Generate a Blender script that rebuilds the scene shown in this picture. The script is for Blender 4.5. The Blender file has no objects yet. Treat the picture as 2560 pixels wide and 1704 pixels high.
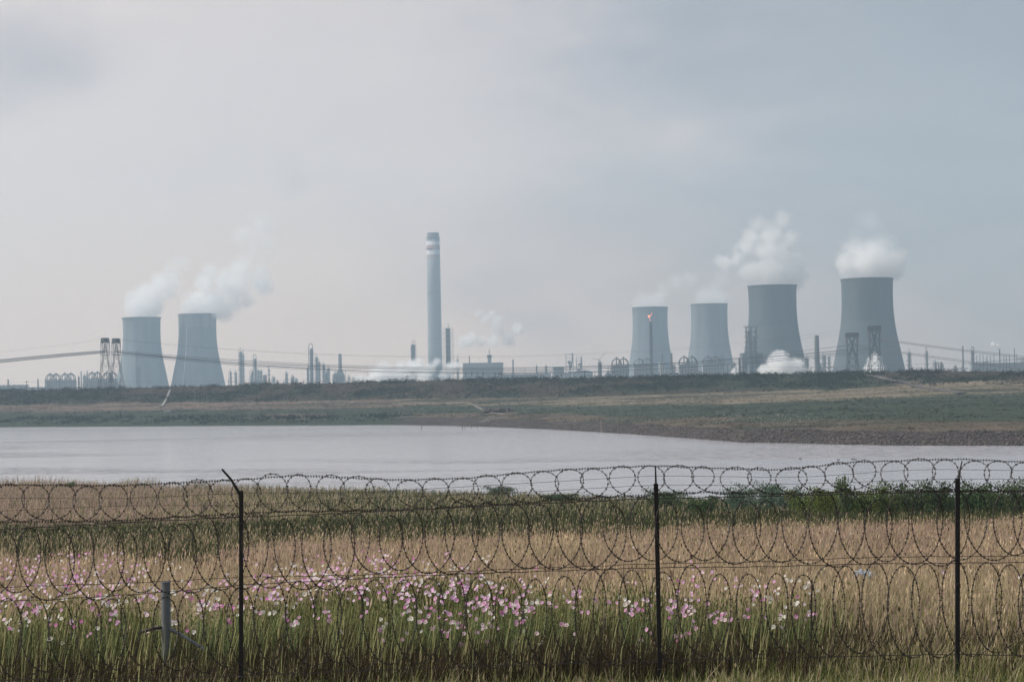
import bpy, bmesh, math, random
import numpy as np
from mathutils import Vector, Matrix
random.seed(7)
rng = np.random.default_rng(11)
S = bpy.context.scene
COL = S.collection

# ------------------------------------------------------------------ camera
F = 4978.0; W0 = 2560.0; H0 = 1704.0; EYE = 13.0     # photograph pixels, metres above the water
PITCH = math.atan(118.0 / F); ROLL = math.radians(1.0)
fw = Vector((0, math.cos(PITCH), math.sin(PITCH)))
U0 = Vector((0, -math.sin(PITCH), math.cos(PITCH))); X0 = Vector((1, 0, 0))
RT = X0 * math.cos(ROLL) - U0 * math.sin(ROLL)
UP = X0 * math.sin(ROLL) + U0 * math.cos(ROLL)
cam = bpy.data.cameras.new("camera"); camo = bpy.data.objects.new("camera", cam); COL.objects.link(camo)
cam.sensor_width = 36; cam.lens = F * 36 / W0; cam.clip_start = 0.5; cam.clip_end = 20000
m = Matrix((RT, UP, -fw)).transposed().to_4x4(); m.translation = (0, 0, EYE); camo.matrix_world = m
S.camera = camo
def place(px, py, d):
    r = fw + RT * ((px - 1280) / F) - UP * ((py - 852) / F)
    r = r * (d / r.y)
    return Vector((r.x, d, EYE + r.z))
def y0(u): return 970 - (u - 1280) * 0.01746

# ------------------------------------------------------------------ light
S.view_settings.view_transform = 'Standard'; S.view_settings.look = 'None'
S.view_settings.exposure = 0.0; S.view_settings.gamma = 1.0
S.cycles.volume_bounces = 7; S.cycles.max_bounces = 12; S.cycles.diffuse_bounces = 3; S.cycles.transparent_max_bounces = 12
S.cycles.use_denoising = True
S.cycles.sample_clamp_indirect = 6
SUN_AZ = math.radians(-84)      # from the view direction towards the left
SUN_EL = math.radians(46)
sd = Vector((math.sin(SUN_AZ) * math.cos(SUN_EL), math.cos(SUN_AZ) * math.cos(SUN_EL), math.sin(SUN_EL)))
sun = bpy.data.lights.new("sun", 'SUN'); suno = bpy.data.objects.new("sun", sun); COL.objects.link(suno)
sun.energy = 4.8; sun.angle = math.radians(1.5); sun.color = (1.0, 0.95, 0.87)
suno.rotation_euler = (-sd).to_track_quat('-Z', 'Y').to_euler(); suno.location = (0, 0, 400)

world = bpy.data.worlds.new("World"); S.world = world; world.use_nodes = True
wt = world.node_tree; wt.nodes.clear()
class NT:
    def __init__(s, t): s.t = t
    def n(s, typ, ins=None, **kw):
        x = s.t.nodes.new(typ)
        for k, v in kw.items(): setattr(x, k, v)
        for k, v in (ins or {}).items():
            sock = x.inputs[k]
            if isinstance(v, bpy.types.NodeSocket): s.t.links.new(v, sock)
            else: sock.default_value = v
        return x
    def math(s, op, a, b=0.0, c=None, clamp=False):
        d = {0: a, 1: b}
        if c is not None: d[2] = c
        x = s.n('ShaderNodeMath', d, operation=op); x.use_clamp = clamp
        return x.outputs[0]
    def vm(s, op, a, b=None, out=0):
        d = {0: a}
        if b is not None: d[1] = b
        return s.n('ShaderNodeVectorMath', d, operation=op).outputs[out]
    def ramp(s, fac, pts, interp='LINEAR'):
        x = s.n('ShaderNodeValToRGB', {0: fac}); r = x.color_ramp; r.interpolation = interp
        while len(r.elements) < len(pts): r.elements.new(0.5)
        for e, (p, c) in zip(r.elements, pts):
            e.position = p; e.color = (*c, 1) if len(c) == 3 else c
        return x.outputs[0]
    def noise(s, vec, scale, detail=4, rough=0.55, dist=0.0, out=0):
        return s.n('ShaderNodeTexNoise', {'Vector': vec, 'Scale': scale, 'Detail': detail, 'Roughness': rough, 'Distortion': dist}).outputs[out]
    def mix(s, fac, a, b, blend='MIX'):
        x = s.n('ShaderNodeMix', data_type='RGBA', blend_type=blend)
        for k, v in ((0, fac), (6, a), (7, b)):
            if isinstance(v, bpy.types.NodeSocket): s.t.links.new(v, x.inputs[k])
            elif k == 0: x.inputs[k].default_value = v
            else: x.inputs[k].default_value = (*v, 1)
        return x.outputs[2]
    def mr(s, v, a, b, c=0.0, d=1.0, smooth=True):
        x = s.n('ShaderNodeMapRange', {0: v, 1: a, 2: b, 3: c, 4: d}); x.interpolation_type = 'SMOOTHSTEP' if smooth else 'LINEAR'
        return x.outputs[0]
w = NT(wt)
sky = w.n('ShaderNodeTexSky', sky_type='NISHITA'); sky.sun_disc = False
sky.sun_elevation = SUN_EL; sky.sun_rotation = SUN_AZ; sky.air_density = 1.5; sky.dust_density = 4
tc = w.n('ShaderNodeTexCoord').outputs['Generated']
dirn = w.vm('NORMALIZE', tc)
sep = w.n('ShaderNodeSeparateXYZ', {0: dirn}); dx, dy, dz = sep.outputs
def direction(px, py):
    r = (fw + RT * ((px - 1280) / F) - UP * ((py - 852) / F)).normalized(); return tuple(r)
# overcast: a bright side and a blue-grey side with soft cloud structure
cl1 = w.noise(w.vm('MULTIPLY', dirn, (1, 1, 2.2)), 5.0, 5, 0.5, 0.4)
cl2 = w.noise(w.vm('MULTIPLY', dirn, (1, 1, 2.5)), 16.0, 5, 0.5, 0.5)
side = w.math('ADD', w.math('ADD', dx, w.math('MULTIPLY', w.math('SUBTRACT', cl1, 0.5), 0.45)), w.math('MULTIPLY', w.math('SUBTRACT', cl2, 0.5), 0.17))
side = w.math('ADD', side, w.math('MULTIPLY', dz, 0.55))
f = w.mr(side, -0.16, 0.36)
cloud = w.ramp(f, [(0.0, (0.80, 0.745, 0.715)), (0.45, (0.655, 0.63, 0.64)), (0.75, (0.475, 0.49, 0.53)), (1.0, (0.34, 0.395, 0.445))])
def spot(px, py, rad, col, amt, asp=1.0):
    global cloud
    wob = w.vm('SCALE', w.vm('SUBTRACT', w.noise(dirn, 22, 3, 0.5, 0.0, 1), (0.5, 0.5, 0.5)))
    wob.node.inputs['Scale'].default_value = 0.06
    dv = w.vm('SUBTRACT', w.vm('ADD', dirn, wob), direction(px, py))
    dv = w.vm('MULTIPLY', dv, (1, 1, asp))
    l = w.vm('LENGTH', dv, out=1)
    k = w.mr(l, 0.0, rad / F, amt, 0.0)
    cloud = w.mix(k, cloud, col)
spot(100, 150, 330, (0.44, 0.44, 0.485), 0.75, 1.5)
spot(740, 450, 120, (0.50, 0.50, 0.53), 0.5, 1.6)
spot(1500, 620, 500, (0.52, 0.51, 0.54), 0.4, 2.0)
spot(2350, 330, 650, (0.35, 0.42, 0.475), 0.5, 1.4)
spot(700, 250, 700, (0.76, 0.73, 0.72), 0.5, 1.2)
hzn = w.mr(dz, 0.0, 0.17)
cloud = w.mix(1.0, cloud, w.mix(hzn, (1.17, 0.97, 0.815), (1.06, 0.975, 0.955)), 'MULTIPLY')
add = w.mix(1.0, w.mix(1.0, cloud, (0.86, 0.86, 0.86), 'MULTIPLY'), w.mix(1.0, sky.outputs[0], (0.012, 0.012, 0.012), 'MULTIPLY'), 'ADD')
bg = w.n('ShaderNodeBackground', {0: add, 1: 1.0})
wo = w.n('ShaderNodeOutputWorld', {0: bg.outputs[0]})

# ------------------------------------------------------------------ helpers
def mat(name, build=None, color=(0.3, 0.3, 0.3), rough=0.8, metal=0.0, vary=0.25, scale=0.3, bump=0.0):
    m = bpy.data.materials.new(name); m.use_nodes = True; t = NT(m.node_tree)
    b = m.node_tree.nodes['Principled BSDF']
    b.inputs['Roughness'].default_value = rough; b.inputs['Metallic'].default_value = metal
    if build: build(t, b); return m
    co = t.n('ShaderNodeTexCoord').outputs['Object']
    nz = t.noise(co, scale, 6, 0.6)
    c = t.mix(nz, tuple(x * (1 - vary) for x in color), tuple(min(1, x * (1 + vary)) for x in color))
    t.t.links.new(c, b.inputs['Base Color'])
    if bump:
        bp = t.n('ShaderNodeBump', {'Strength': bump, 'Height': nz}); t.t.links.new(bp.outputs[0], b.inputs['Normal'])
    return m

class MB:
    def __init__(s): s.v = []; s.f = []
    def add(s, vs, fs):
        o = len(s.v); s.v += [tuple(v) for v in vs]; s.f += [tuple(i + o for i in f) for f in fs]; return s
    def box(s, x0, x1, y0, y1, z0, z1):
        return s.add([(x, y, z) for z in (z0, z1) for x, y in ((x0, y0), (x1, y0), (x1, y1), (x0, y1))],
                     [(3, 2, 1, 0), (4, 5, 6, 7), (0, 1, 5, 4), (1, 2, 6, 5), (2, 3, 7, 6), (3, 0, 4, 7)])
    def lathe(s, prof, n=24, cx=0, cy=0, cap=True):
        vs = []; fs = []
        for r, z in prof:
            for i in range(n):
                a = 2 * math.pi * i / n; vs.append((cx + r * math.cos(a), cy + r * math.sin(a), z))
        k = len(prof)
        for j in range(k - 1):
            for i in range(n):
                a = j * n + i; b = j * n + (i + 1) % n; fs.append((a, b, b + n, a + n))
        if cap:
            fs.append(tuple(reversed(range(n)))); fs.append(tuple(range((k - 1) * n, k * n)))
        return s.add(vs, fs)
    def tube(s, pts, r, n=6, closed=False):
        pts = [Vector(p) for p in pts]; vs = []; fs = []; k = len(pts)
        rr = r if isinstance(r, (list, tuple)) else [r] * k
        for j, p in enumerate(pts):
            a = pts[max(0, j - 1)]; b = pts[min(k - 1, j + 1)]
            if closed: a = pts[j - 1]; b = pts[(j + 1) % k]
            t = (b - a); t = t.normalized() if t.length > 1e-9 else Vector((0, 0, 1))
            ref = Vector((0, 0, 1)) if abs(t.z) < 0.95 else Vector((0, 1, 0))
            e1 = t.cross(ref).normalized(); e2 = t.cross(e1)
            for i in range(n):
                an = 2 * math.pi * i / n + 0.4
                vs.append(p + (e1 * math.cos(an) + e2 * math.sin(an)) * rr[j])
        for j in range(k if closed else k - 1):
            for i in range(n):
                a = j * n + i; b = j * n + (i + 1) % n; c = ((j + 1) % k) * n
                fs.append((a, b, c + (i + 1) % n, c + i))
        if not closed:
            fs.append(tuple(reversed(range(n)))); fs.append(tuple(range((k - 1) * n, k * n)))
        return s.add(vs, fs)
    def bar(s, a, b, r, n=4): return s.tube([a, b], r, n)
    def ball(s, c, r, n=12, m=8, sz=1.0, jit=0.0):
        prof = [(max(1e-3, r * math.sin(math.pi * j / m)), c[2] - r * sz * math.cos(math.pi * j / m)) for j in range(m + 1)]
        return s.lathe(prof, n, c[0], c[1])
    def build(s, name, material, parent=None, loc=None, smooth=False):
        me = bpy.data.meshes.new(name); me.from_pydata(s.v, [], s.f); me.update()
        if smooth:
            me.polygons.foreach_set('use_smooth', [True] * len(me.polygons))
        me.materials.append(material)
        o = bpy.data.objects.new(name, me); COL.objects.link(o)
        if parent: o.parent = parent
        if loc is not None: o.location = loc
        return o
def tag(o, label=None, cat=None, group=None, kind=None):
    if label: o['label'] = label
    if cat: o['category'] = cat
    if group: o['group'] = group
    if kind: o['kind'] = kind
    return o
def thing(name, label, cat, loc=(0, 0, 0), rz=0.0, group=None):
    o = bpy.data.objects.new(name, None); COL.objects.link(o); o.location = loc; o.rotation_euler = (0, 0, rz)
    o.empty_display_size = 0.5
    return tag(o, label, cat, group)
def arrmesh(name, V, Fc, material, cols=None, smooth=False):
    """numpy mesh; Fc = list of (array of faces with equal side counts)"""
    me = bpy.data.meshes.new(name); V = np.asarray(V, np.float32)
    loops = np.concatenate([f.ravel() for f in Fc]).astype(np.int32)
    tot = np.concatenate([np.full(len(f), f.shape[1], np.int32) for f in Fc])
    st = np.concatenate([[0], np.cumsum(tot)[:-1]]).astype(np.int32)
    me.vertices.add(len(V)); me.vertices.foreach_set('co', V.ravel())
    me.loops.add(len(loops)); me.loops.foreach_set('vertex_index', loops)
    me.polygons.add(len(tot)); me.polygons.foreach_set('loop_start', st); me.polygons.foreach_set('loop_total', tot)
    if smooth: me.polygons.foreach_set('use_smooth', np.ones(len(tot), bool))
    me.update(calc_edges=True)
    if cols is not None:
        a = me.color_attributes.new('col', 'FLOAT_COLOR', 'POINT')
        c = np.ones((len(V), 4), np.float32); c[:, :3] = cols; a.data.foreach_set('color', c.ravel())
    me.materials.append(material)
    o = bpy.data.objects.new(name, me); COL.objects.link(o); return o

def vnoise(x, y, seed=0):
    xi = np.floor(x).astype(np.int64); yi = np.floor(y).astype(np.int64); fx = x - xi; fy = y - yi
    fx = fx * fx * (3 - 2 * fx); fy = fy * fy * (3 - 2 * fy)
    def h(a, b):
        n = (a * 374761393 + b * 668265263 + seed * 1442695041) & 0xffffffff
        n = ((n ^ (n >> 13)) * 1274126177) & 0xffffffff
        return ((n ^ (n >> 16)) & 0xffff) / 65535.0
    return (h(xi, yi) * (1 - fx) + h(xi + 1, yi) * fx) * (1 - fy) + (h(xi, yi + 1) * (1 - fx) + h(xi + 1, yi + 1) * fx) * fy
def fbm(x, y, seed=0, o=4):
    s = 0; a = 0.5; t = 0
    for i in range(o):
        s = s + a * vnoise(x * 2 ** i, y * 2 ** i, seed + i); t += a; a *= 0.5
    return s / t

# ------------------------------------------------------------------ terrain
ND = [10, 15, 20, 25, 30, 40, 60, 80, 120, 200]
NH = [2.9, 3.25, 3.6, 3.9, 4.15, 4.65, 5.6, 6.6, 8.4, 11.3]
def near_shore(u): return np.interp(u, [-900, 0, 500, 1000, 1280, 1700, 2560, 3400], [330, 292, 268, 250, 236, 216, 200, 190])
def far_shore(u): return np.interp(u, [-900, 0, 500, 950, 1100, 1300, 1500, 1700, 1850, 2200, 2560, 3400], [980, 863, 800, 752, 719, 645, 568, 492, 446, 408, 387, 350])
def crest_d(u): return np.interp(u, [-900, 0, 1280, 2560, 3400], [1060, 1000, 940, 880, 850])
def crest_y(u): return np.interp(u, [-900, 0, 300, 640, 1100, 1740, 2000, 2300, 2560, 3400], [990, 977, 970, 962, 951, 940, 934, 928, 929, 925])
def foot_y(u): return np.interp(u, [-900, 0, 560, 1200, 1740, 1960, 2260, 2560, 3400], [1028, 1013, 1006, 998, 985, 980, 967, 961, 950])
def yz(u, y, d): return EYE - (y - y0(u)) / F * d
def zt(x, y, detail=True):
    x = np.asarray(x, float); d = np.asarray(y, float)
    u = x / d * F + 1280
    dn = near_shore(u); df = far_shore(u); cd = crest_d(u)
    wob = (fbm(x / 9, d / 9, 5) - 0.5)
    dn2 = dn + wob * 10; df2 = df + (fbm(x / 14, d / 14, 9) - 0.5) * 8
    zn = EYE - np.interp(d, ND, NH)
    k = np.clip((d - 200) / (dn2 - 200), 0, None)
    k = (d - 150) / np.maximum(dn2 - 150, 1)
    z150 = EYE - np.interp(150, ND, NH)
    zn = np.where(d > 150, z150 * (1 - k), zn)
    zn = np.maximum(zn, -1.6)
    cz = yz(u, crest_y(u), cd); fd = cd - 34; fz = yz(u, foot_y(u), fd)
    rt = df2 + 12; rz = np.interp(u, [0, 900, 1000, 3000], [2.2, 2.2, 2.6, 2.6])
    t1 = np.clip((d - rt) / np.maximum(fd - rt, 1), 0, 1)
    t2 = np.clip((d - fd) / 34, 0, 1); t3 = np.clip((d - cd - 7) / 45, 0, 1)
    zf = np.where(d < rt, (d - df2) / 12 * rz, np.where(d < fd, rz + (fz - rz) * t1 ** 0.9, np.where(d < cd + 7, fz + (cz - fz) * t2, cz + (7.5 - cz) * (t3 * t3 * (3 - 2 * t3)))))
    zf = np.maximum(zf, -1.6)
    z = np.where(d < (dn + df) / 2, zn, zf)
    if detail:
        z = z + np.where((d < 150), (fbm(x / 3, d / 3, 2) - 0.5) * 0.25, 0)
        on = (d > df2 + 1) & (d < cd + 60)
        z = z + np.where(on, (fbm(x / 22, d / 16, 3) - 0.5) * 1.1 * np.clip((d - df2) / 25, 0, 1) * np.clip(1.6 - t2 * 1.2, 0.4, 1), 0)
        z = z + np.where((d > rt) & (d < cd + 5) & (t2 > 0), (fbm(x / 5, d / 5, 4) - 0.5) * 1.6 * t2 * (1 - 0.7 * t2), 0)
    return z
def zts(x, y): return float(zt(np.array([x]), np.array([y]))[0])

def cover(x, d):
    """land cover colour"""
    u = x / d * F + 1280
    dn = near_shore(u); df = far_shore(u); cd = crest_d(u); fd = cd - 34
    n1 = fbm(x / 30, d / 10, 21); n2 = fbm(x / 6, d / 6, 22); n3 = fbm(x / 80, d / 22, 23)
    tan = np.array([0.205, 0.172, 0.125]); pink = np.array([0.185, 0.140, 0.112]); green = np.array([0.042, 0.054, 0.036])
    dk = np.array([0.028, 0.040, 0.026]); soil = np.array([0.085, 0.072, 0.062]); brown = np.array([0.105, 0.085, 0.060]); rock = np.array([0.062, 0.052, 0.050])
    def mx(a, b, k): k = np.clip(k, 0, 1)[:, None]; return a * (1 - k) + b * k
    N = len(x)
    B = lambda c: np.repeat(c[None], N, 0)
    # near land
    c = B(brown) * 0.55
    bl_ = np.interp(u, [-400, 450, 720, 1200, 2500], [63, 66, 79, 86, 97]) + (fbm(x / 5, d / 6, 77) - .5) * 20
    c = mx(c, B(tan) * .8, (d - 40) / 6); c = mx(c, B(dk), (d - bl_) / 5)
    c = mx(c, mx(B(pink) * 0.8, B(green), (u - 500) / 500 + (n1 - 0.5) * 2), (d - 125 + (n1 - .5) * 30) / 15)
    c = mx(c, B(soil), (d - dn + 3) / 4)
    # far land
    t = (d - df) / np.maximum(fd - df, 1)
    left = np.clip((1050 - u) / 80, 0, 1)
    g = mx(B(green), B(dk), (n2 - 0.4) * 2)
    # left: green bank up to tan strip
    cl = mx(g, mx(B(pink) * 0.9, g, np.clip((n1 - .5) * 5, 0, .7)), (t - 0.50 + (n1 - 0.5) * 0.4) / 0.1)
    cl = mx(cl, B(pink), np.clip(1 - np.abs(u - 720) / 130, 0, 1) * np.clip(1 - np.abs(t - 0.2) / 0.15, 0, 1) * 1.2)
    # right: rock bank, soil, green field with white flowers, tan meadow
    cr = mx(B(brown), B(pink) * 0.75, (n1 - 0.35) * 2)
    tg0 = np.interp(u, [1050, 1500, 1850, 2560], [0.25, 0.20, 0.12, 0.10]); tg1 = np.interp(u, [1050, 1500, 1850, 2560], [0.55, 0.50, 0.55, 0.62])
    tt = t + (n3 - 0.5) * 0.22
    cr = mx(cr, g * 1.25, (tt - tg0) / 0.05)
    cr = mx(cr, mx(B(tan), B(brown), (n1 - 0.45) * 2.5 + 0.2), (tt - tg1) / 0.06)
    cr = mx(cr, g, np.clip((n1 - 0.53) * 7, 0, 0.85))
    rockm = np.clip((df + 15 - d) / 2.5, 0, 1)
    cr = mx(cr, B(rock), rockm)
    cf = mx(cr, cl, left)
    # embankment
    grn = np.interp(u, [1300, 1700, 1800, 2150, 2250], [0.0, 0.1, 0.85, 0.9, 0.2])
    ce = mx(B(brown) * 0.50, g * 0.95, (fbm(x / 14, d / 9, 31) - 0.42) * 4.5 + grn)
    ce = mx(ce, B(tan), np.clip((u - 2230) / 40, 0, 1) * np.clip((0.45 - (d - fd) / 34) * 4, 0, 1))
    cf = mx(cf, ce, (d - fd + (n2 - 0.5) * 8) / 3)
    cf = mx(cf, B(np.array([0.14, 0.13, 0.10])), (d - cd - 20) / 20)
    k = (d > (dn + df) / 2)
    c = np.where(k[:, None], cf, c)
    return c * (0.75 + 0.5 * n2)[:, None] * np.where(k, .80, 1.0)[:, None]

us = np.concatenate([np.linspace(-1500, -300, 40)[:-1], np.linspace(-300, 2860, 640), np.linspace(2860, 4060, 40)[1:]])
ds = np.concatenate([np.geomspace(6, 60, 90)[:-1], np.linspace(60, 340, 180)[:-1], np.linspace(340, 1080, 480)[:-1], np.geomspace(1080, 4100, 36)])
UU, DD = np.meshgrid(us, ds); x_ = ((UU - 1280) / F * DD).ravel(); d_ = DD.ravel()
z_ = zt(x_, d_); nr, nc = DD.shape
idx = np.arange(nr * nc).reshape(nr, nc)
fc = np.stack([idx[:-1, :-1], idx[:-1, 1:], idx[1:, 1:], idx[1:, :-1]], -1).reshape(-1, 4)
def gmat(t, b):
    co = t.n('ShaderNodeNewGeometry').outputs['Position']
    at = t.n('ShaderNodeAttribute', attribute_name='col').outputs['Color']
    n1 = t.noise(co, 0.9, 8, 0.7); n2 = t.noise(co, 6.0, 4, 0.6)
    k = t.mr(n1, 0.3, 0.7, 0.55, 1.5)
    c = t.mix(1.0, at, t.n('ShaderNodeCombineColor', {0: k, 1: k, 2: k}).outputs[0], 'MULTIPLY')
    t.t.links.new(c, b.inputs['Base Color']); b.inputs['Roughness'].default_value = 1.0; b.inputs['Specular IOR Level'].default_value = 0.1
    bp = t.n('ShaderNodeBump', {'Strength': 0.9, 'Distance': 0.5, 'Height': t.math('ADD', n1, t.math('MULTIPLY', n2, 0.2))})
    t.t.links.new(bp.outputs[0], b.inputs['Normal'])
M_ground = mat('ground_cover', gmat)
ground = arrmesh('ground', np.stack([x_, d_, z_], 1), [fc], M_ground, cover(x_, d_), True); tag(ground, kind='structure')

# water
def wmat(t, b):
    co = t.n('ShaderNodeNewGeometry').outputs['Position']
    a = t.noise(t.vm('MULTIPLY', co, (0.35, 1.0, 1)), 0.9, 6, 0.6, 0.6)
    bb = t.noise(t.vm('MULTIPLY', co, (0.10, 0.22, 1)), 0.5, 4, 0.55, 0.4)
    patch = t.mr(t.noise(t.vm('MULTIPLY', co, (0.004, 0.012, 1)), 1.0, 4, 0.55, 1.0), 0.42, 0.62, 0.35, 1.0)
    h = t.math('ADD', t.math('MULTIPLY', a, patch), t.math('MULTIPLY', bb, 0.8))
    bp = t.n('ShaderNodeBump', {'Strength': 0.55, 'Distance': 0.35, 'Height': h})
    big = t.noise(t.vm('MULTIPLY', co, (0.30, 0.22, 1)), 1.0, 6, 0.62, 0.8)
    bp2 = t.n('ShaderNodeBump', {'Strength': t.mr(patch, 0.5, 1.0, 0.12, 1.0), 'Distance': 2.4, 'Height': big, 'Normal': bp.outputs[0]})
    t.t.links.new(bp2.outputs[0], b.inputs['Normal'])
    b.inputs['Base Color'].default_value = (0.42, 0.42, 0.455, 1); b.inputs['Roughness'].default_value = 0.09; b.inputs['IOR'].default_value = 1.33
M_water = mat('lake_water', wmat)
ws = MB(); ws.add([(-420, 150, 0), (420, 150, 0), (700, 1000, 0), (-700, 1000, 0)], [(0, 1, 2, 3)])
tag(ws.build('water', M_water), kind='structure')

# ------------------------------------------------------------------ distant structures
M_con = mat('tower_concrete', lambda t, b: (lambda co, sp: (
    t.t.links.new(t.mix(t.mr(t.noise(t.vm('MULTIPLY', co, (1, 1, 0.12)), 0.06, 6, 0.6), 0.3, 0.7), (0.125, 0.125, 0.12), (0.215, 0.21, 0.20)), b.inputs['Base Color'])))(
    t.n('ShaderNodeTexCoord').outputs['Object'], None), rough=0.95)
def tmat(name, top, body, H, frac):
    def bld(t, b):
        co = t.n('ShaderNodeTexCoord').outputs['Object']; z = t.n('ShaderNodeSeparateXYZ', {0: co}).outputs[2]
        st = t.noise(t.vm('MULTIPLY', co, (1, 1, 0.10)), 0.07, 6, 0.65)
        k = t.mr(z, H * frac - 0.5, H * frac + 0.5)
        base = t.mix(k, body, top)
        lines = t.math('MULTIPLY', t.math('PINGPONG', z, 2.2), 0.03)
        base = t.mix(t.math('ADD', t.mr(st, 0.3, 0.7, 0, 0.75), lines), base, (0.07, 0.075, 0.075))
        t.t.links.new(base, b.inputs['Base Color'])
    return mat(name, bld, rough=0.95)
PZ = 7.5     # plant ground level
def base_at(u, d):
    p = place(u, y0(u), d); return Vector((p.x, d, PZ))
def top_z(u, y, d): return place(u, y, d).z
towers = [ # u centre at rim, rim y, half width px, distance, label, material options
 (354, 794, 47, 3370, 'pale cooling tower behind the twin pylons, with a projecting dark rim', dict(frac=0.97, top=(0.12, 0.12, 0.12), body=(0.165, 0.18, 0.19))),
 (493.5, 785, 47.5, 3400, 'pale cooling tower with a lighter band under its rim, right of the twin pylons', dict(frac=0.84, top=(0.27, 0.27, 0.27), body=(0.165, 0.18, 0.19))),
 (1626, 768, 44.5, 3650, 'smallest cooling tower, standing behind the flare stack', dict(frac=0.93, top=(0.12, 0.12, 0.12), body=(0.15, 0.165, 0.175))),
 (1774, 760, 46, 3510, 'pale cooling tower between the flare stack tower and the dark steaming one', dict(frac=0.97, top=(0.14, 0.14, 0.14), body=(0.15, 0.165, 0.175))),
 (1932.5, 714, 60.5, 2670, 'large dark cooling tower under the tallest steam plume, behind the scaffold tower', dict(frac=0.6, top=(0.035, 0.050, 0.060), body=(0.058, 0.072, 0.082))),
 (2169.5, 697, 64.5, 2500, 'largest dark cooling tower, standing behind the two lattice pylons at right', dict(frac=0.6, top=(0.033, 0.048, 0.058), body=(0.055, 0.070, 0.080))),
]
PROF = [(0, 1.0), (0.10, 0.985), (0.20, 0.982), (0.28, 0.99), (0.37, 1.02), (0.46, 1.065), (0.55, 1.135), (0.65, 1.224), (0.77, 1.325), (0.885, 1.42), (0.965, 1.485)]
M_dark = mat('dark_steel', color=(0.06, 0.06, 0.062), rough=0.7, scale=0.5)
for i, (u, y, hw, d, lab, mo) in enumerate(towers):
    b = base_at(u + (y0(u) - y) * 0.012, d); H = top_z(u, y, d) - PZ; R = hw / F * d
    if i in (0,): prof_k = 1.0
    t = thing('cooling_tower', lab, 'cooling tower', b)
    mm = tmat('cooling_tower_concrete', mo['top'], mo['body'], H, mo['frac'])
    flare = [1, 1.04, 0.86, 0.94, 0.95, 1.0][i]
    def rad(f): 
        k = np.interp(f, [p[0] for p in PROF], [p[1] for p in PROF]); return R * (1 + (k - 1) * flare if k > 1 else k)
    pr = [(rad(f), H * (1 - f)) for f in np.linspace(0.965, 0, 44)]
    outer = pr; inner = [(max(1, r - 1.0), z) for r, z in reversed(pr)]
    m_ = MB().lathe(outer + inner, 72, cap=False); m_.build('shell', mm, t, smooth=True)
    rb = MB().lathe([(R + 0.05, H - 2.2), (R + (1.5 if i == 0 else 0.7), H - 1.8), (R + (1.5 if i == 0 else 0.7), H + 0.3), (R - 1.2, H + 0.3), (R - 1.2, H - 1.5)], 72, cap=False)
    rb.build('rim', mm, t, smooth=False)
    lg = MB(); zb = H * 0.035; rbot = rad(0.965)
    for k in range(40):
        a0 = 2 * math.pi * k / 40; 
        for s_ in (-1, 1):
            a1 = a0 + s_ * math.pi / 40
            lg.bar((rbot * 1.03 * math.cos(a0), rbot * 1.03 * math.sin(a0), -2), ((rbot - .5) * math.cos(a1), (rbot - .5) * math.sin(a1), zb + .3), 0.6)
    lg.build('column_ring', mm, t)
    if i == 1:
        l = MB(); 
        for zz in np.arange(0.05, 0.83, 0.03):
            r_ = rad(1 - zz) + 0.6; r2 = rad(1 - zz - 0.03) + 0.6; a = math.radians(-115)
            l.bar((r_ * math.cos(a), r_ * math.sin(a), H * zz), (r2 * math.cos(a), r2 * math.sin(a), H * (zz + 0.03)), 0.7)
        l.build('ladder', mat('pale_ladder', color=(0.5, 0.5, 0.5)), t)

# tall banded chimney
cd_ = 3800; b = base_at(1089, cd_); Hc = top_z(1077, 582, cd_) - PZ
def chm(t, b_):
    co = t.n('ShaderNodeTexCoord').outputs['Object']; z = t.math('DIVIDE', t.n('ShaderNodeSeparateXYZ', {0: co}).outputs[2], Hc)
    g = (0.24, 0.25, 0.26); wh = (0.48, 0.47, 0.48); rd = (0.27, 0.16, 0.155)
    def fr(y): return (top_z(1077, y, cd_) - PZ) / Hc
    c = t.ramp(z, [(0, g), (fr(648), (0.26, 0.19, 0.18)), (fr(637), wh), (fr(626), rd), (fr(614.5), wh), (fr(604), (0.13, 0.12, 0.12))], 'CONSTANT')
    st = t.noise(t.vm('MULTIPLY', co, (1, 1, 0.05)), 0.2, 5, 0.6)
    c = t.mix(t.mr(st, 0.35, 0.75, 0, 0.35), c, (0.12, 0.12, 0.12))
    t.t.links.new(c, b_.inputs['Base Color'])
t = thing('chimney', 'very tall concrete chimney with red and white bands near its top', 'chimney', b)
MB().lathe([(13.9, -1), (13.4, Hc * .3), (12.9, Hc * .7), (12.5, Hc * 0.965)], 40).build('shaft', mat('banded_concrete', chm, rough=0.95), t, smooth=True)
MB().lathe([(12.9, Hc * 0.965), (12.9, Hc * .972), (11.6, Hc * .972), (11.4, Hc), (10.2, Hc), (10.2, Hc * .98)], 40).build('chimney_cap', mat('soot_concrete', color=(0.13, 0.13, 0.13)), t)
for q in (0.33, 0.62, 0.9): MB().lathe([(12.9, Hc * q), (14.4, Hc * q), (14.4, Hc * q + 0.5), (12.9, Hc * q + 0.5)], 40, cap=False).build('gallery', M_dark, t)

M_st = mat('weathered_steel', color=(0.21, 0.22, 0.23), rough=0.7, scale=0.15)
M_st2 = mat('dull_steel', color=(0.10, 0.105, 0.11), rough=0.7, scale=0.15)
M_wh = mat('white_paint', color=(0.70, 0.70, 0.68), rough=0.5, scale=0.1, vary=0.1)
M_bl = mat('cladding', color=(0.25, 0.265, 0.28), rough=0.8, scale=0.08)
M_rust = mat('rust_paint', color=(0.16, 0.07, 0.05), rough=0.8, scale=0.4)

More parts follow.
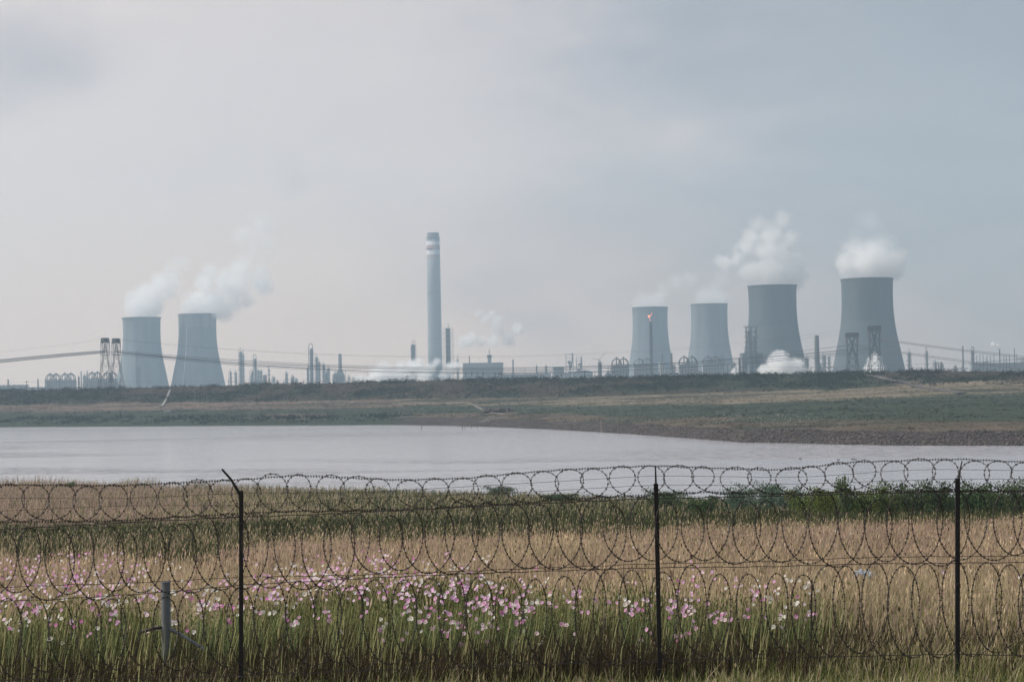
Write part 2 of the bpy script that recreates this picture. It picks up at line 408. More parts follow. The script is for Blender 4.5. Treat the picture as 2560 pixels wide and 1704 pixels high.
def column(name, cat, label, u, wpx, ytop, d, style='plain', m=None, base_y=None, group=None):
    m = m or M_st
    um = u - 0.5; b = base_at(u + (y0(u) - ytop) * 0.008, d); H = top_z(u, ytop, d) - PZ; r = max(0.5, wpx / 2 / F * d)
    t = thing(name, label, cat, b, 0, group)
    if base_y: b.z = PZ
    hs = H * 0.90 if style != 'stack' else H
    if style == 'stack':
        MB().lathe([(r * 1.25, -1), (r * 1.15, H * .5), (r, H * .88), (r * 1.12, H * .885), (r * 1.12, H * .90), (r * 0.95, H * .905), (r * .95, H), (r * .7, H), (r * .7, H * .97)], 20).build('shaft', m, t, smooth=False)
        MB().lathe([(r * 1.1, H * .55), (r * 1.6, H * .55), (r * 1.6, H * .565), (r * 1.1, H * .565)], 20, cap=False).build('gallery', M_st2, t)
        return t
    if style == 'mast':
        mb = MB()
        for sx, sy in ((-1, -1), (1, -1), (1, 1), (-1, 1)): mb.bar((sx * r, sy * r, -1), (sx * r * .6, sy * r * .6, H), 0.3)
        k = 10
        for j in range(k):
            z0 = H * j / k; z1 = H * (j + 1) / k; a = r * (1 - .4 * j / k); c = r * (1 - .4 * (j + 1) / k)
            mb.bar((-a, -a, z0), (c, -c, z1), .2); mb.bar((a, -a, z0), (-c, -c, z1), .2); mb.bar((-a, a, z0), (c, a, z1), .2)
        mb.build('lattice', m, t); MB().bar((0, 0, H * .95), (0, 0, H * 1.02), .25).build('antenna', m, t)
        return t
    pr = [(r, -1), (r, H * .42), (r * (.72 if style == 'step' else 1), H * .46), (r * (.72 if style == 'step' else 1), hs * .98)]
    rt = pr[-1][0]
    for a in (20, 45, 70, 88): pr.append((max(.05, rt * math.cos(math.radians(a))), hs * .98 + rt * math.sin(math.radians(a)) * .8))
    MB().lathe(pr, 16).build('vessel', m, t, smooth=False)
    g = MB()
    for q in ([.3, .45, .6, .75, .9] if H > 35 else [.5, .88]):
        g = MB().lathe([(r, hs * q), (r * 1.5 + .5, hs * q), (r * 1.5 + .5, hs * q + .35), (r, hs * q + .35)], 12, cap=False)
        for k in range(6):
            a = k * math.pi / 3; g.bar(((r * 1.5 + .4) * math.cos(a), (r * 1.5 + .4) * math.sin(a), hs * q), ((r * 1.5 + .4) * math.cos(a), (r * 1.5 + .4) * math.sin(a), hs * q + 1.4), .12)
        g.build('platform', M_st2, t)
    p = MB(); s_ = random.choice((-1, 1))
    top = H
    if style == 'loop':
        p.tube([(-r * 1.4, -r, H * .1), (-r * 1.4, -r, H * .93), (-r * 1.0, -r, H * .985), (0, -r * .5, H), (r * .6, 0, H * .97), (r * .8, 0, H * .9)], .55, 6)
    else:
        p.tube([(s_ * r * 1.35, -r * .4, 0), (s_ * r * 1.35, -r * .4, H * .92), (s_ * r * .8, 0, H * .965), (0, 0, H * .97)], max(.3, r * .13), 6)
        p.bar((0, 0, hs), (0, 0, H), max(.25, r * .12))
    p.build('overhead_pipe', m, t)
    return t

rowA = 'refinery columns between the left cooling towers and the banded chimney'
tabA = [ # u, width, top, style, description
 (577, 6.5, 921, 'step', 'short pointed column nearest the right foot of the second cooling tower'),
 (590, 5, 923, 'plain', 'thin short column just left of the tall twin columns'),
 (602, 7.5, 866, 'plain', 'tall dark twin column, the taller and thicker of the pair'),
 (609, 4, 871, 'plain', 'thin tall column leaning close on the right of the tall twin column'),
 (631, 9, 922, 'step', 'squat stepped column at the left foot of the loop-topped slender column'),
 (638.5, 6.5, 885, 'loop', 'slender column with an overhead loop, in the cluster right of the twin columns'),
 (646, 5, 917, 'plain', 'short column touching the right side of the loop-topped slender column'),
 (652, 6, 919, 'plain', 'rightmost short column of the cluster right of the twin columns'),
 (673, 4, 912, 'step', 'lone needle-thin column standing right of the small rusty stack'),
 (684.5, 7, 938, 'plain', 'very short round-topped vessel right of the lone needle column'),
 (709, 4, 950, 'plain', 'tiny column barely above the embankment, left of the flat-topped one'),
 (717, 5, 925, 'plain', 'flat-topped short column midway between the two refinery clusters'),
 (733, 5, 934, 'plain', 'small column with a knobbed top, left of the broad low vessel'),
 (741, 7.5, 943, 'plain', 'broad low vessel, lowest of the group before the tall loop column'),
 (769, 4, 912, 'plain', 'thin column immediately left of the tallest loop-topped column'),
 (779, 9, 858, 'loop', 'tallest column of the row, dark with a loop of pipe over its top'),
 (792, 7, 882, 'plain', 'second tallest column, directly right of the tallest loop-topped one'),
 (798.5, 6, 895, 'plain', 'column filling the gap right of the second tallest column'),
 (810, 6.5, 903, 'plain', 'knob-topped column in the middle of the densest cluster'),
 (815.5, 7, 922, 'plain', 'low thick column between two taller ones in the densest cluster'),
 (821, 6, 912, 'plain', 'rightmost column of the densest cluster'),
 (838, 5, 926, 'plain', 'short column left of the broad stack with a square base'),
 (873, 4.5, 935, 'step', 'small lone column right of the broad stack with a square base'),
 (885, 7, 941, 'plain', 'last low vessel before the steam at the foot of the chimney'),
 (919, 3, 930, 'plain', 'faint thin vent pipe rising out of the low steam'),
]
for u, wp, yt, stl, lab in tabA: column('refinery_column', 'column', lab, u, wp, yt, 2900 + random.uniform(-120, 120), stl, M_st if wp < 8.6 else M_st2, group=rowA)
column('small_stack', 'stack', 'small rusty red stack between the refinery clusters', 665.5, 3.4, 936, 2400, 'stack', M_rust)
# broad stack on a base
d = 2900; t = thing('furnace_stack', 'broad flat-topped stack rising from a wide square furnace', 'stack', base_at(851, d)); H = top_z(850, 884, d) - PZ; Hb = top_z(850, 926, d) - PZ
MB().lathe([(2.7, Hb), (2.5, H * .9), (2.9, H * .91), (2.9, H * .93), (2.4, H * .93), (2.4, H)], 16).build('shaft', M_st, t)
MB().box(-6.5, 6.5, -5, 5, -1, Hb * .8).add([(-6.5, -5, Hb * .8), (6.5, -5, Hb * .8), (6.5, 5, Hb * .8), (-6.5, 5, Hb * .8), (-2.8, -2.8, Hb + .5), (2.8, -2.8, Hb + .5), (2.8, 2.8, Hb + .5), (-2.8, 2.8, Hb + .5)], [(0, 1, 5, 4), (1, 2, 6, 5), (2, 3, 7, 6), (3, 0, 4, 7)]).build('furnace_box', M_st2, t)
mb = MB()
for sx in (-1, 1):
    MB().tube([(sx * 8, 0, 0), (sx * 8, 0, Hb * .95), (sx * 3, 0, Hb)], .4).build('side_pipe', M_st, t)

# other single structures
column('refinery_column', 'column', 'stubby dark column just left of the banded chimney, its foot lost in steam', 1033, 11, 848, 3000, 'plain', M_st2)
d = 2900; t = thing('platform_tower', 'dark tower ringed with many spiky platforms, right of the banded chimney', 'tower', base_at(1122, d)); H = top_z(1120, 820, d) - PZ
MB().lathe([(3.4, -1), (3.4, H), (1.0, H)], 16).build('vessel', M_dark, t)
g = MB()
for k in range(22):
    z = H * (.30 + .69 * k / 21); e = 5.4 + .9 * math.sin(k * 2.1)
    MB().lathe([(3.4, z), (e, z), (e, z + .5), (3.4, z + .5)], 10, cap=False).bar((-e - .6, -1, z + .3), (e + .6, -1, z + .3), .25).build('platform', M_st2, t)
g = MB()
for sx in (-1, 1):
    for sy in (-1, 1): g.bar((sx * 7.3, sy * 4, -1), (sx * 7.3, sy * 4, H), .35)
for k in range(13):
    z = H * k / 12
    for sy in (-1, 1): g.bar((-7.3, sy * 4, z), (7.3, sy * 4, z), .15)
g.build('outer_frame', M_wh, t); MB().bar((1, 0, H), (1, 0, H + 7), .35).build('mast', M_dark, t)
column('vent_stack', 'stack', 'faint short stack hidden behind the steam beside the platform tower', 1144, 5, 888, 3000, 'plain')
column('vent_stack', 'stack', 'faint thin vent above the low roof left of the boiler house', 1174, 3, 889, 3000, 'stack')
column('needle_stack', 'stack', 'thin lone stack right of the flat-roofed boiler house', 1283, 4.2, 898, 2900, 'stack')

def building(name, label, u0_, u1_, ytop, d, depth=30, m=None, roof=None, windows=True):
    a = base_at(u0_, d); c = base_at(u1_, d); H = top_z((u0_ + u1_) / 2, ytop, d) - PZ; wx = (c.x - a.x) / 2
    t = thing(name, label, 'building', Vector(((a.x + c.x) / 2, d, PZ)))
    MB().box(-wx, wx, 0, depth, -1, H).build('wall', m or M_bl, t)
    if roof == 'slope':
        MB().add([(-wx - .5, -1, H), (wx + .5, -1, H + 5), (wx + .5, depth + 1, H + 5), (-wx - .5, depth + 1, H), (-wx - .5, -1, H + .6), (wx + .5, -1, H + 5.6), (wx + .5, depth + 1, H + 5.6), (-wx - .5, depth + 1, H + .6)],
                 [(3, 2, 1, 0), (4, 5, 6, 7), (0, 1, 5, 4), (1, 2, 6, 5), (2, 3, 7, 6), (3, 0, 4, 7)]).build('roof', M_st, t)
    elif roof == 'vault':
        n = 12; vs = []; 
        for yy in (0, depth):
            for k in range(n + 1):
                a_ = math.pi * k / n; vs.append((-wx * math.cos(a_) * 1.01, yy, H + .02 + wx * .28 * math.sin(a_)))
        fs = [(k, k + 1, n + 2 + k, n + 1 + k) for k in range(n)] + [tuple(range(n + 1)), tuple(range(2 * n + 1, n, -1))]
        MB().add(vs, fs).build('roof', M_st, t)
    else:
        MB().box(-wx - .4, wx + .4, -.5, depth + .5, H, H + .9).build('roof', M_st2, t)
    if windows and H > 6:
        g = MB(); 
        for k in range(max(2, int(wx / 4))):
            x = -wx + (k + .5) * 2 * wx / max(2, int(wx / 4)); MB().box(x - 1.2, x + 1.2, -.12, .1, H * .55, H * .72).build('window', M_dark, t)
    return t
building('boiler_house', 'big flat-roofed boiler house with its stair tower, behind the small steam bursts', 1158, 1259, 908, 2950, 40)
d = 2930; t = thing('stair_tower', 'narrow stepped tower with a mast standing before the boiler house', 'tower', base_at(1225, d)); H = top_z(1225, 887, d) - PZ
MB().box(-2.8, 2.8, -2, 4, -1, H * .93).build('wall', M_bl, t); MB().box(-3.6, 3.6, -2.6, 4.6, H * .93, H).build('roof', M_st2, t); MB().bar((0, 0, H), (0, 0, H + 8), .5).build('mast', M_dark, t)
for nm, lab, a, c, y, d, rf in [
 ('storage_shed', 'long low shed stretching right of the boiler house', 1259, 1378, 936, 2700, None),
 ('storage_shed', 'low shed at the far left edge behind the embankment', -40, 60, 964, 2600, None),
 ('storage_shed', 'low flat shed between the far left edge and the first arched tanks', 62, 114, 969, 2500, None),
 ('silo_building', 'square grey block standing alone between the boiler house and the hazy ducts', 1384, 1411, 918, 2600, None),
 ('vaulted_shed', 'shed with a low curved roof left of the arched tanks', 1432, 1483, 932, 2650, 'vault'),
 ('storage_shed', 'low block in front of the smallest cooling tower, right of the flare stack', 1650, 1698, 933, 2300, None),
 ('conveyor_house', 'long pale building with a rising roof at the far right', 2438, 2600, 906, 2200, 'slope'),
 ('storage_shed', 'low shed between the lone square block and the curved roof', 1411, 1430, 934, 2600, None)]:
    building(nm, lab, a, c, y, d, 26, None, rf)
# vents on the far-right building
for k, (u, y) in enumerate([(2443, 890), (2451, 888), (2459, 889), (2469, 889), (2477, 890), (2486, 889), (2511, 890), (2517, 889), (2525, 888), (2543, 886)]):
    p = base_at(u, 2195); H = top_z(u, y, 2195) - PZ; t = thing('vent_pipe', ['thin vent pipe on the building at the far right, %s from the left' % o for o in ('first', 'second', 'third', 'fourth', 'fifth', 'sixth', 'seventh', 'eighth', 'ninth', 'tenth')][k], 'vent pipe', p, 0, 'vent pipes on the long building')
    MB().lathe([(.35, -1), (.35, H), (.2, H)], 8).build('pipe', M_st2, t); MB().lathe([(.2, H), (.8, H + .3), (.1, H + 1.0)], 8).build('cowl', M_st2, t)
t = thing('domed_tank', 'domed tank showing above the roof at the far right edge', 'tank', base_at(2562, 2300)); H = top_z(2560, 890, 2300) - PZ
MB().lathe([(9, -1), (9, H - 2), (8, H - .9), (5, H - .2), (.2, H)], 24).build('body', M_bl, t); MB().lathe([(9, H * .7), (9.5, H * .7), (9.5, H * .71), (9, H * .71)], 24, cap=False).build('ring', M_st2, t)

def arched_tank(label, u0_, u1_, yarch, ybody, d):
    uc = (u0_ + u1_) / 2; b = base_at(uc, d); R = (u1_ - u0_) / 2 / F * d; Hb = top_z(uc, ybody, d) - PZ; Ha = top_z(uc, yarch, d) - PZ
    t = thing('arched_tank', label, 'tank', b, 0, 'storage tanks with arched pipes over their tops')
    MB().box(-R, R, -R * .7, R * .7, -1, Hb).build('body', M_bl, t)
    a = MB(); rr = R * .56
    for cx in (-R * .42, R * .42):
        for yy in (-R * .5, R * .5):
            pts = [(cx + rr * math.cos(math.pi * k / 12), yy, Hb + (Ha - Hb) * math.sin(math.pi * k / 12)) for k in range(13)]
            MB().tube(pts, .55, 6).build('arch_pipe', M_st2, t)
    g = MB()
    for k in range(7):
        x = -R + 2 * R * k / 6; g.bar((x, -R * .72, -1), (x, -R * .72, Hb + 1.2), .28)
    g.bar((-R, -R * .72, Hb + 1.1), (R, -R * .72, Hb + 1.1), .2)
    g.build('railing', M_st2, t); v = MB()
    for x in (-R * .42, R * .42): MB().lathe([(.6, Hb), (.6, Ha + 1), (1.1, Ha + 1.2), (.2, Ha + 2.2)], 8, x, 0).build('vent', M_st2, t)
for lab, a, c, ya, yb, d in [
 ('arched tank at far left, first of the two beside the left pylons', 116, 151, 935, 949, 2400),
 ('arched tank second from the left, next to the thin twin stacks', 153, 188, 934, 949, 2400),
 ('arched tank seen just left of the twin pylons', 221, 254, 931, 946, 2400),
 ('arched tank seen through the legs of the twin pylons', 258, 292, 931, 946, 2400),
 ('dark arched tank left of the smallest cooling tower', 1530, 1572, 896, 912, 2100),
 ('pale arched tank in front of the smallest cooling tower, left of the flare stack', 1585, 1631, 897, 912, 2400),
 ('arched tank left of the foot of the second pale cooling tower at right', 1698, 1744, 892, 910, 2100),
 ('arched tank at the foot of the second pale cooling tower at right', 1757, 1802, 891, 908, 2300)]: arched_tank(lab, a, c, ya, yb, d)

for u, wp, yt, d, stl, m_, lab in [
 (20.5, 4, 948, 2500, 'stack', M_rust, 'short reddish stack at the far left edge'),
 (95, 3.5, 947, 2500, 'stack', M_st2, 'short thin stack left of the first arched tank'),
 (203, 3, 927, 2500, 'stack', M_st, 'left thin stack of the pair beside the grey silo column'),
 (210.5, 7, 932, 2520, 'plain', M_st, 'thick silo column between the pair of thin stacks at left'),
 (218, 3, 926, 2500, 'stack', M_st, 'right thin stack of the pair beside the grey silo column'),
 (345, 10, 908, 2900, 'plain', M_st2, 'dark column standing in front of the first cooling tower'),
 (341, 2.5, 877, 2880, 'mast', M_st2, 'thin lattice mast in front of the first cooling tower'),
 (1650, 5, 903, 2300, 'plain', M_wh, 'white column in front of the smallest cooling tower'),
 (1655.5, 5.5, 885, 2310, 'stack', M_st2, 'grey stack right beside the white column'),
 (1660.5, 4, 906, 2290, 'plain', M_wh, 'thin white column right of the grey stack'),
 (1679, 6, 882, 2400, 'stack', M_st2, 'dark stack at the right foot of the smallest cooling tower'),
 (1685, 5, 905, 2380, 'plain', M_st, 'short column right of the dark stack by the smallest cooling tower'),
 (1849, 4.5, 895, 1900, 'stack', M_st2, 'plain straight stack left of the scaffold tower'),
 (1841, 3, 910, 2000, 'plain', M_st2, 'short vent left of the plain straight stack'),
 (1806, 9, 888, 2400, 'mast', M_st2, 'boxy lattice mast over the arched tanks'),
 (2018, 6, 886, 2300, 'plain', M_st2, 'short hazy column right of the large ground steam cloud'),
 (2043, 11.5, 838, 2100, 'stack', M_st2, 'thick dark chimney between the two big cooling towers'),
 (2061, 8.5, 880, 2300, 'plain', M_st, 'column right of the thick dark chimney'),
 (2073, 6, 881, 2300, 'step', M_st, 'slimmer column next to the foot of the largest cooling tower'),
 (2273, 7.5, 871, 2200, 'plain', M_st, 'smooth pale column right of the largest cooling tower'),
 (2318, 7, 866, 2200, 'step', M_st, 'stepped pale column, second right of the largest cooling tower'),
 (2339.5, 9, 898, 2200, 'step', M_st, 'stout short column left of the wooden double pole'),
 (2408, 3.6, 864, 2000, 'stack', M_st2, 'thin dark stack between the double pole and the far-right building'),
 (2433, 6.5, 866, 2200, 'loop', M_st, 'hazy column at the left end of the far-right building'),
 (2500, 3.0, 872, 2150, 'stack', M_st2, 'thin stack blowing a small white puff at the far right'),
 (2537, 2.2, 870, 2150, 'stack', M_st2, 'thinnest stack near the right edge'),
 (2465, 6, 896, 2250, 'plain', M_st, 'small vessel above the roof at the far right')]:
    column('steel_lattice_mast' if stl == 'mast' else ('stack' if stl == 'stack' else 'process_column'), 'mast' if stl == 'mast' else ('stack' if stl == 'stack' else 'column'), lab, u, wp, yt, d, stl, m_)

# pipe racks
for k, (a, c, y, d, lab) in enumerate([(572, 662, 955, 2850, 'low pipe rack running behind the twin columns'), (668, 760, 958, 2850, 'low pipe rack behind the lone needle column'), (764, 905, 951, 2850, 'low pipe rack linking the densest column cluster to the broad stack'), (1262, 1382, 930, 2750, 'pipe bridge above the long low shed'), (1488, 1532, 930, 2200, 'pipe rack by the small spread-arm crane'), (1632, 1700, 926, 2250, 'pipe rack between the arched tanks and the smallest cooling tower'), (1806, 1862, 924, 2150, 'pipe rack left of the scaffold tower'), (2010, 2088, 918, 2200, 'pipe rack at the foot of the thick dark chimney'), (2300, 2420, 922, 2200, 'low pipe rack right of the wooden double pole'), (190, 300, 958, 2450, 'low pipe rack behind the twin pylons')]):
    A0 = base_at(a, d); C0 = base_at(c, d); H = top_z((a + c) / 2, y, d) - PZ; Lx = C0.x - A0.x
    t = thing('pipe_rack', lab, 'pipe rack', A0); g = MB(); nn = max(4, int(Lx / 9)); rq = random.Random(k)
    for q in range(nn + 1):
        x = Lx * q / nn; hq = H * rq.choice((.8, 1, 1, 1.25))
        for yy in (-2.5, 2.5): g.bar((x, yy, -1), (x, yy, hq), .3)
        g.bar((x, -2.5, hq), (x, 2.5, hq), .25)
    for z in (.55, .8, 1.0): g.bar((0, -2.5, H * z), (Lx, -2.5, H * z), .22)
    g.build('frame', M_st2, t)
    for q in range(4): MB().tube([(0, -1.8 + q * 1.2, H * .62), (Lx * rq.uniform(.3, .7), -1.8 + q * 1.2, H * .62), (Lx * .72, -1.8 + q * 1.2, H * 1.02), (Lx, -1.8 + q * 1.2, H * 1.02)], rq.uniform(.3, .6), 6).build('pipe', M_st, t)
    for q in range(rq.randint(2, 5)):
        x = Lx * rq.random(); r_ = rq.uniform(1, 2.4); hh = H * rq.uniform(.7, 1.5); MB().lathe([(r_, -1), (r_, hh), (r_ * .6, hh + r_ * .6), (.25, hh + r_ * .7), (.25, hh + 3)], 10, x, 4).build('vessel', M_st2 if q % 2 else M_st, t)
# hazy duct towers
for lab, u, wp, yt in [('frame tower with hanging ducts above the lone square block', 1425, 18, 884), ('bulky duct tower right of the frame tower, with a tapering top', 1449, 14, 893)]:
    d = 2700; t = thing('duct_tower', lab, 'tower', base_at(u, d)); H = top_z(u, yt, d) - PZ; r = wp / 2 / F * d
    g = MB()
    for sx in (-1, 1):
        for sy in (-1, 1): g.bar((sx * r, sy * 3, -1), (sx * r, sy * 3, H), .35)
    for k in range(9):
        z = H * (k + 1) / 9; g.bar((-r, -3, z), (r, -3, z), .22); g.bar((-r, -3, z - H / 9), (r, -3, z), .16)
    g.build('frame', M_st, t); g = MB()
    for k in range(7):
        x = random.uniform(-r * .6, r * .6); z = random.uniform(.35, .85) * H; MB().ball((x, 0, z), random.uniform(1.2, 2.6), 8, 6).build('vessel', M_st2, t)
    MB().tube([(-r * .5, 0, 0), (-r * .2, 0, H * .5), (r * .6, 0, H * .7), (r * .9, 0, H * 1.02)], 1.0, 6).build('duct', M_st, t)
# derrick with spread arms
d = 2600; t = thing('derrick_crane', 'small crane with spread arms left of the dark arched tank', 'crane', base_at(1497, d)); H = top_z(1497, 898, d) - PZ
g = MB(); g.bar((-1.5, 0, -1), (.5, 0, H), .45); g.bar((2, 0, -1), (.5, 0, H), .3)
g.build('mast', M_st2, t); g = MB(); g.bar((0.5, 0, H), (9, 0, H + 8), .3); g.bar((.5, 0, H), (-8, 0, H + 1.5), .3); g.bar((.5, 0, H), (7, 0, H - 5), .25); g.build('arm', M_st2, t)
# scaffold tower
d = 2300; t = thing('scaffold_tower', 'open scaffold-like process tower in front of the large dark cooling tower', 'tower', base_at(1880, d)); H = top_z(1878, 817, d) - PZ
g = MB()
for x in (-5.5, 0, 5.5):
    for y in (-4, 4): g.bar((x, y, -1), (x, y, H), .5)
g.build('frame', M_st2, t); g = MB()
for k in range(8):
    z = H * (.42 + .58 * k / 7); e = 8.5 if k % 2 else 7.5
    MB().box(-e, e, -5, 5, z - .35, z + .35).bar((-e, -5, z + 1.6), (e, -5, z + 1.6), .18).build('platform', M_st2, t)
MB().lathe([(1.8, 0), (1.8, H * .9), (.3, H * .95)], 12, -2.6, 0).build('vessel', M_st, t); MB().lathe([(1.3, 0), (1.3, H * .8), (.3, H * .84)], 12, 3, 0).build('vessel', M_st, t)
building('process_block', 'dark steel-framed block at the foot of the scaffold tower', 1857, 1909, 884, 2310, 25, M_st2)
# flare stack and flame
d = 2200; t = thing('flare_stack', 'thin dark flare stack with a small flame, before the smallest cooling tower', 'flare stack', base_at(1629, d)); H = top_z(1627, 803, d) - PZ
MB().lathe([(.75, -1), (.7, H - 2), (.9, H - 2), (.9, H)], 10).build('pipe', M_dark, t)
g = MB()
for k in range(3):
    a = k * 2.094 + .3; g.bar((2.2 * math.cos(a), 2.2 * math.sin(a), -1), (1.2 * math.cos(a), 1.2 * math.sin(a), H * .95), .25)
for k in range(22):
    z = H * .95 * k / 22; rr = 2.2 - 1.0 * k / 22
    for q in range(3):
        a = q * 2.094 + .3; b_ = (q + 1) * 2.094 + .3; g.bar((rr * math.cos(a), rr * math.sin(a), z), ((rr - .05) * math.cos(b_), (rr - .05) * math.sin(b_), z + H * .95 / 22), .13)
g.build('lattice', M_dark, t); MB().tube([(1.9, -.5, 0), (1.7, -.5, H * .9), (1.7, -.5, H * .97)], .3).build('pilot_pipe', M_dark, t)
def flame(t_, b):
    b.inputs['Base Color'].default_value = (1, .3, .15, 1); b.inputs['Emission Color'].default_value = (1, 0.33, 0.16, 1); b.inputs['Emission Strength'].default_value = 1.25
M_fl = mat('flame', flame)
fm = MB(); fm.ball((-1.6, 0, H + 5.6), 1.0, 10, 8, 1.25); fm.tube([(-1.2, 0, H + 5), (.4, 0, H + 6.0), (1.4, 0, H + 8), (1.9, 0, H + 10.0)], [.42, .25, .2, .1]); fm.tube([(-.1, 0, H + .1), (-.4, 0, H + 1.8), (-1.2, 0, H + 4.5)], [.3, .15, .3])
fl = fm.build('flame', M_fl, None, t.location); tag(fl, 'small orange flame burning above the flare stack', 'flame')

# ------------------------------------------------------------------ pylons
def lattice(g, st, r):
    for j in range(len(st) - 1):
        z0, a0, b0 = st[j]; z1, a1, b1 = st[j + 1]
        P = [(-a0, -b0, z0), (a0, -b0, z0), (a0, b0, z0), (-a0, b0, z0)]; Q = [(-a1, -b1, z1), (a1, -b1, z1), (a1, b1, z1), (-a1, b1, z1)]
        for k in range(4):
            g.bar(P[k], Q[k], r); n = (k + 1) % 4
            g.bar(P[k], Q[n], r * .6); g.bar(P[n], Q[k], r * .6); g.bar(Q[k], Q[n], r * .6)
M_py = mat('pylon_steel', color=(0.012, 0.011, 0.012), rough=0.6, scale=1)
M_ins = mat('insulator', color=(0.10, 0.07, 0.06), rough=0.3)
pyl = []
def pylon(label, u, ytop, d, kind):
    b = base_at(u + 1.5, d); zb = zts(b.x, d); H = top_z(u, ytop, d) - zb; b.z = zb
    t = thing('lattice_pylon', label, 'pylon', b, 0, 'power pylons behind the embankment')
    g = MB()
    if kind == 0:
        lattice(g, [(0, 6.7, 5.5), (H * .10, 6.0, 5), (H * .22, 5.3, 4.4), (H * .36, 4.2, 3.6), (H * .50, 3.1, 3), (H * .62, 2.1, 2.5), (H * .74, 1.2, 2), (H * .93, .45, 1.6)], .14)
        for sy in (-1, 1):
            for sx in (-1, 1): g.bar((sx * 3.0, sy * 3, H * .50), (sx * 2.3, sy * 2.4, H * .93), .15)
            g.bar((-2.9, sy * 2.8, H * .745), (2.9, sy * 2.8, H * .745), .2)
        g.build('mast', M_py, t); g = MB()
        lattice(g, [(H * .925, 2.4, 3), (H * .96, 2.3, 3), (H, 2.0, 3)], .26)
        for k in range(9):
            y = -3 + .75 * k; g.bar((-2.3, y, H * .93), (2.1, y, H), .2); g.bar((2.3, y, H * .93), (-2.1, y, H), .2)
        g.build('top_beam', M_py, t); hx = 2.6
    else:
        lattice(g, [(0, 8.0, 6), (H * .08, 7.3, 5.6), (H * .20, 6.2, 5), (H * .32, 5.1, 4.2), (H * .48, 4.0, 3.2), (H * .62, 3.9, 2.6), (H * .78, 4.0, 2.2), (H * .925, 4.2, 2)], .23)
        for sy in (-1, 1):
            for sx in (-1, 1):
                g.bar((sx * 1.9, sy * 2, H * .925), (-sx * 2.2, sy * 2.4, H * .60), .26); g.bar((-sx * 2.2, sy * 2.4, H * .60), (-sx * 4.9, sy * 5, H * .05), .2)
        g.build('mast', M_py, t); g = MB()
        lattice(g, [(H * .925, 4.7, 3), (H * .96, 4.6, 3), (H, 4.4, 3)], .28)
        for k in range(9):
            x = -4.4 + 1.1 * k
            for y in (-3, 3): g.bar((x, y, H * .93), (x + .6, y, H), .18)
        g.build('top_beam', M_py, t); hx = 5.0
    g = MB(); 
    for sx in (-1, 1):
        for y in (-2.6, 2.6): MB().tube([(sx * hx, y, H * .95), (sx * hx, y, H * .76)], .16, 5).build('insulator_string', M_ins, t)
    pyl.append((t, H, hx)); return t
pylon('left one of the two narrow-topped pylons before the first cooling tower', 263, 845, 1420, 0)
pylon('right one of the two narrow-topped pylons, its legs crossing the first cooling tower', 290.5, 846, 1420, 0)
pylon('shorter flat-topped pylon in front of the left part of the largest cooling tower', 2131, 832, 1590, 1)
pylon('taller flat-topped pylon in front of the middle of the largest cooling tower', 2187, 815, 1590, 1)
M_cab = mat('cable', color=(0.05, 0.05, 0.055), rough=0.5)
def cable(label, pts, r, group='overhead power cables'):
    """hang through measured points"""
    P = []; pts = sorted(pts, key=lambda p: p[0])
    us_ = [p[0] for p in pts]
    for a in np.linspace(us_[0], us_[-1], 60):
        y = np.interp(a, us_, [p[1] for p in pts]); d = np.interp(a, us_, [p[2] for p in pts]); P.append(place(a, y, d))
    # smooth
    for _ in range(3):
        P = [P[0]] + [(P[i - 1] + P[i] * 2 + P[i + 1]) / 4 for i in range(1, len(P) - 1)] + [P[-1]]
    o = MB().tube(P, r, 5).build('power_cable', M_cab); tag(o, label, 'power cable', group)
def sag(u0_, ya, u1_, yb, ym, da, db, n=9):
    """parabola whose middle passes through ym"""
    out = []
    c = ym - (ya + yb) / 2
    for k in range(n * 2 + 1):
        s_ = k / (n * 2); out.append((u0_ + (u1_ - u0_) * s_, ya + (yb - ya) * s_ + c * 4 * s_ * (1 - s_), da + (db - da) * s_))
    return out
for k, (ya, ym, yb, dd) in enumerate([(876, 921, 869, 0), (878, 924, 872, 8), (879, 927, 873, 16), (877.5, 931, 861, 40), (880, 934, 879, 46), (882, 936, 880, 52)]):
    cable(['uppermost', 'second', 'third', 'fourth', 'fifth', 'lowest'][k] + ' conductor of the long span sagging between left and right pylons', sag(263 if k % 2 else 290, ya, 2131 if k % 2 else 2187, yb, ym - 2, 1420 + dd, 1590 + dd), .17)
for k, (ya, ym, yb) in enumerate([(846, 893, 832), (847, 890, 816)]):
    cable(['lower', 'upper'][k] + ' thin earth wire of the long span between left and right pylons', sag(263 + 27 * k, ya, 2131 + 56 * k, yb, ym, 1420, 1590), .05)
for k, (ya, ye) in enumerate([(876, 909), (878, 911), (880, 914), (882, 916)]):
    cable(['top', 'second', 'third', 'bottom'][k] + ' conductor running from the left pylons off the left edge', sag(263, ya, -260, ye + 22, ye - 15 + 5, 1420, 1330), .21)
cable('thin earth wire running from the left pylons off the left edge', sag(263, 846, -260, 900, 880, 1420, 1330), .05)
for k, (us0, ya, ye) in enumerate([(2187, 844, 889), (2187, 846, 892), (2187, 848, 895), (2131, 860, 921), (2131, 862, 925), (2131, 864, 928)]):
    cable(['first', 'second', 'third', 'fourth', 'fifth', 'sixth'][k] + ' conductor from the top, falling from the right pylons to the right edge', sag(us0, ya, 2760, ye + 18, (ya + ye) / 2 + 14, 1590, 1450), .14)

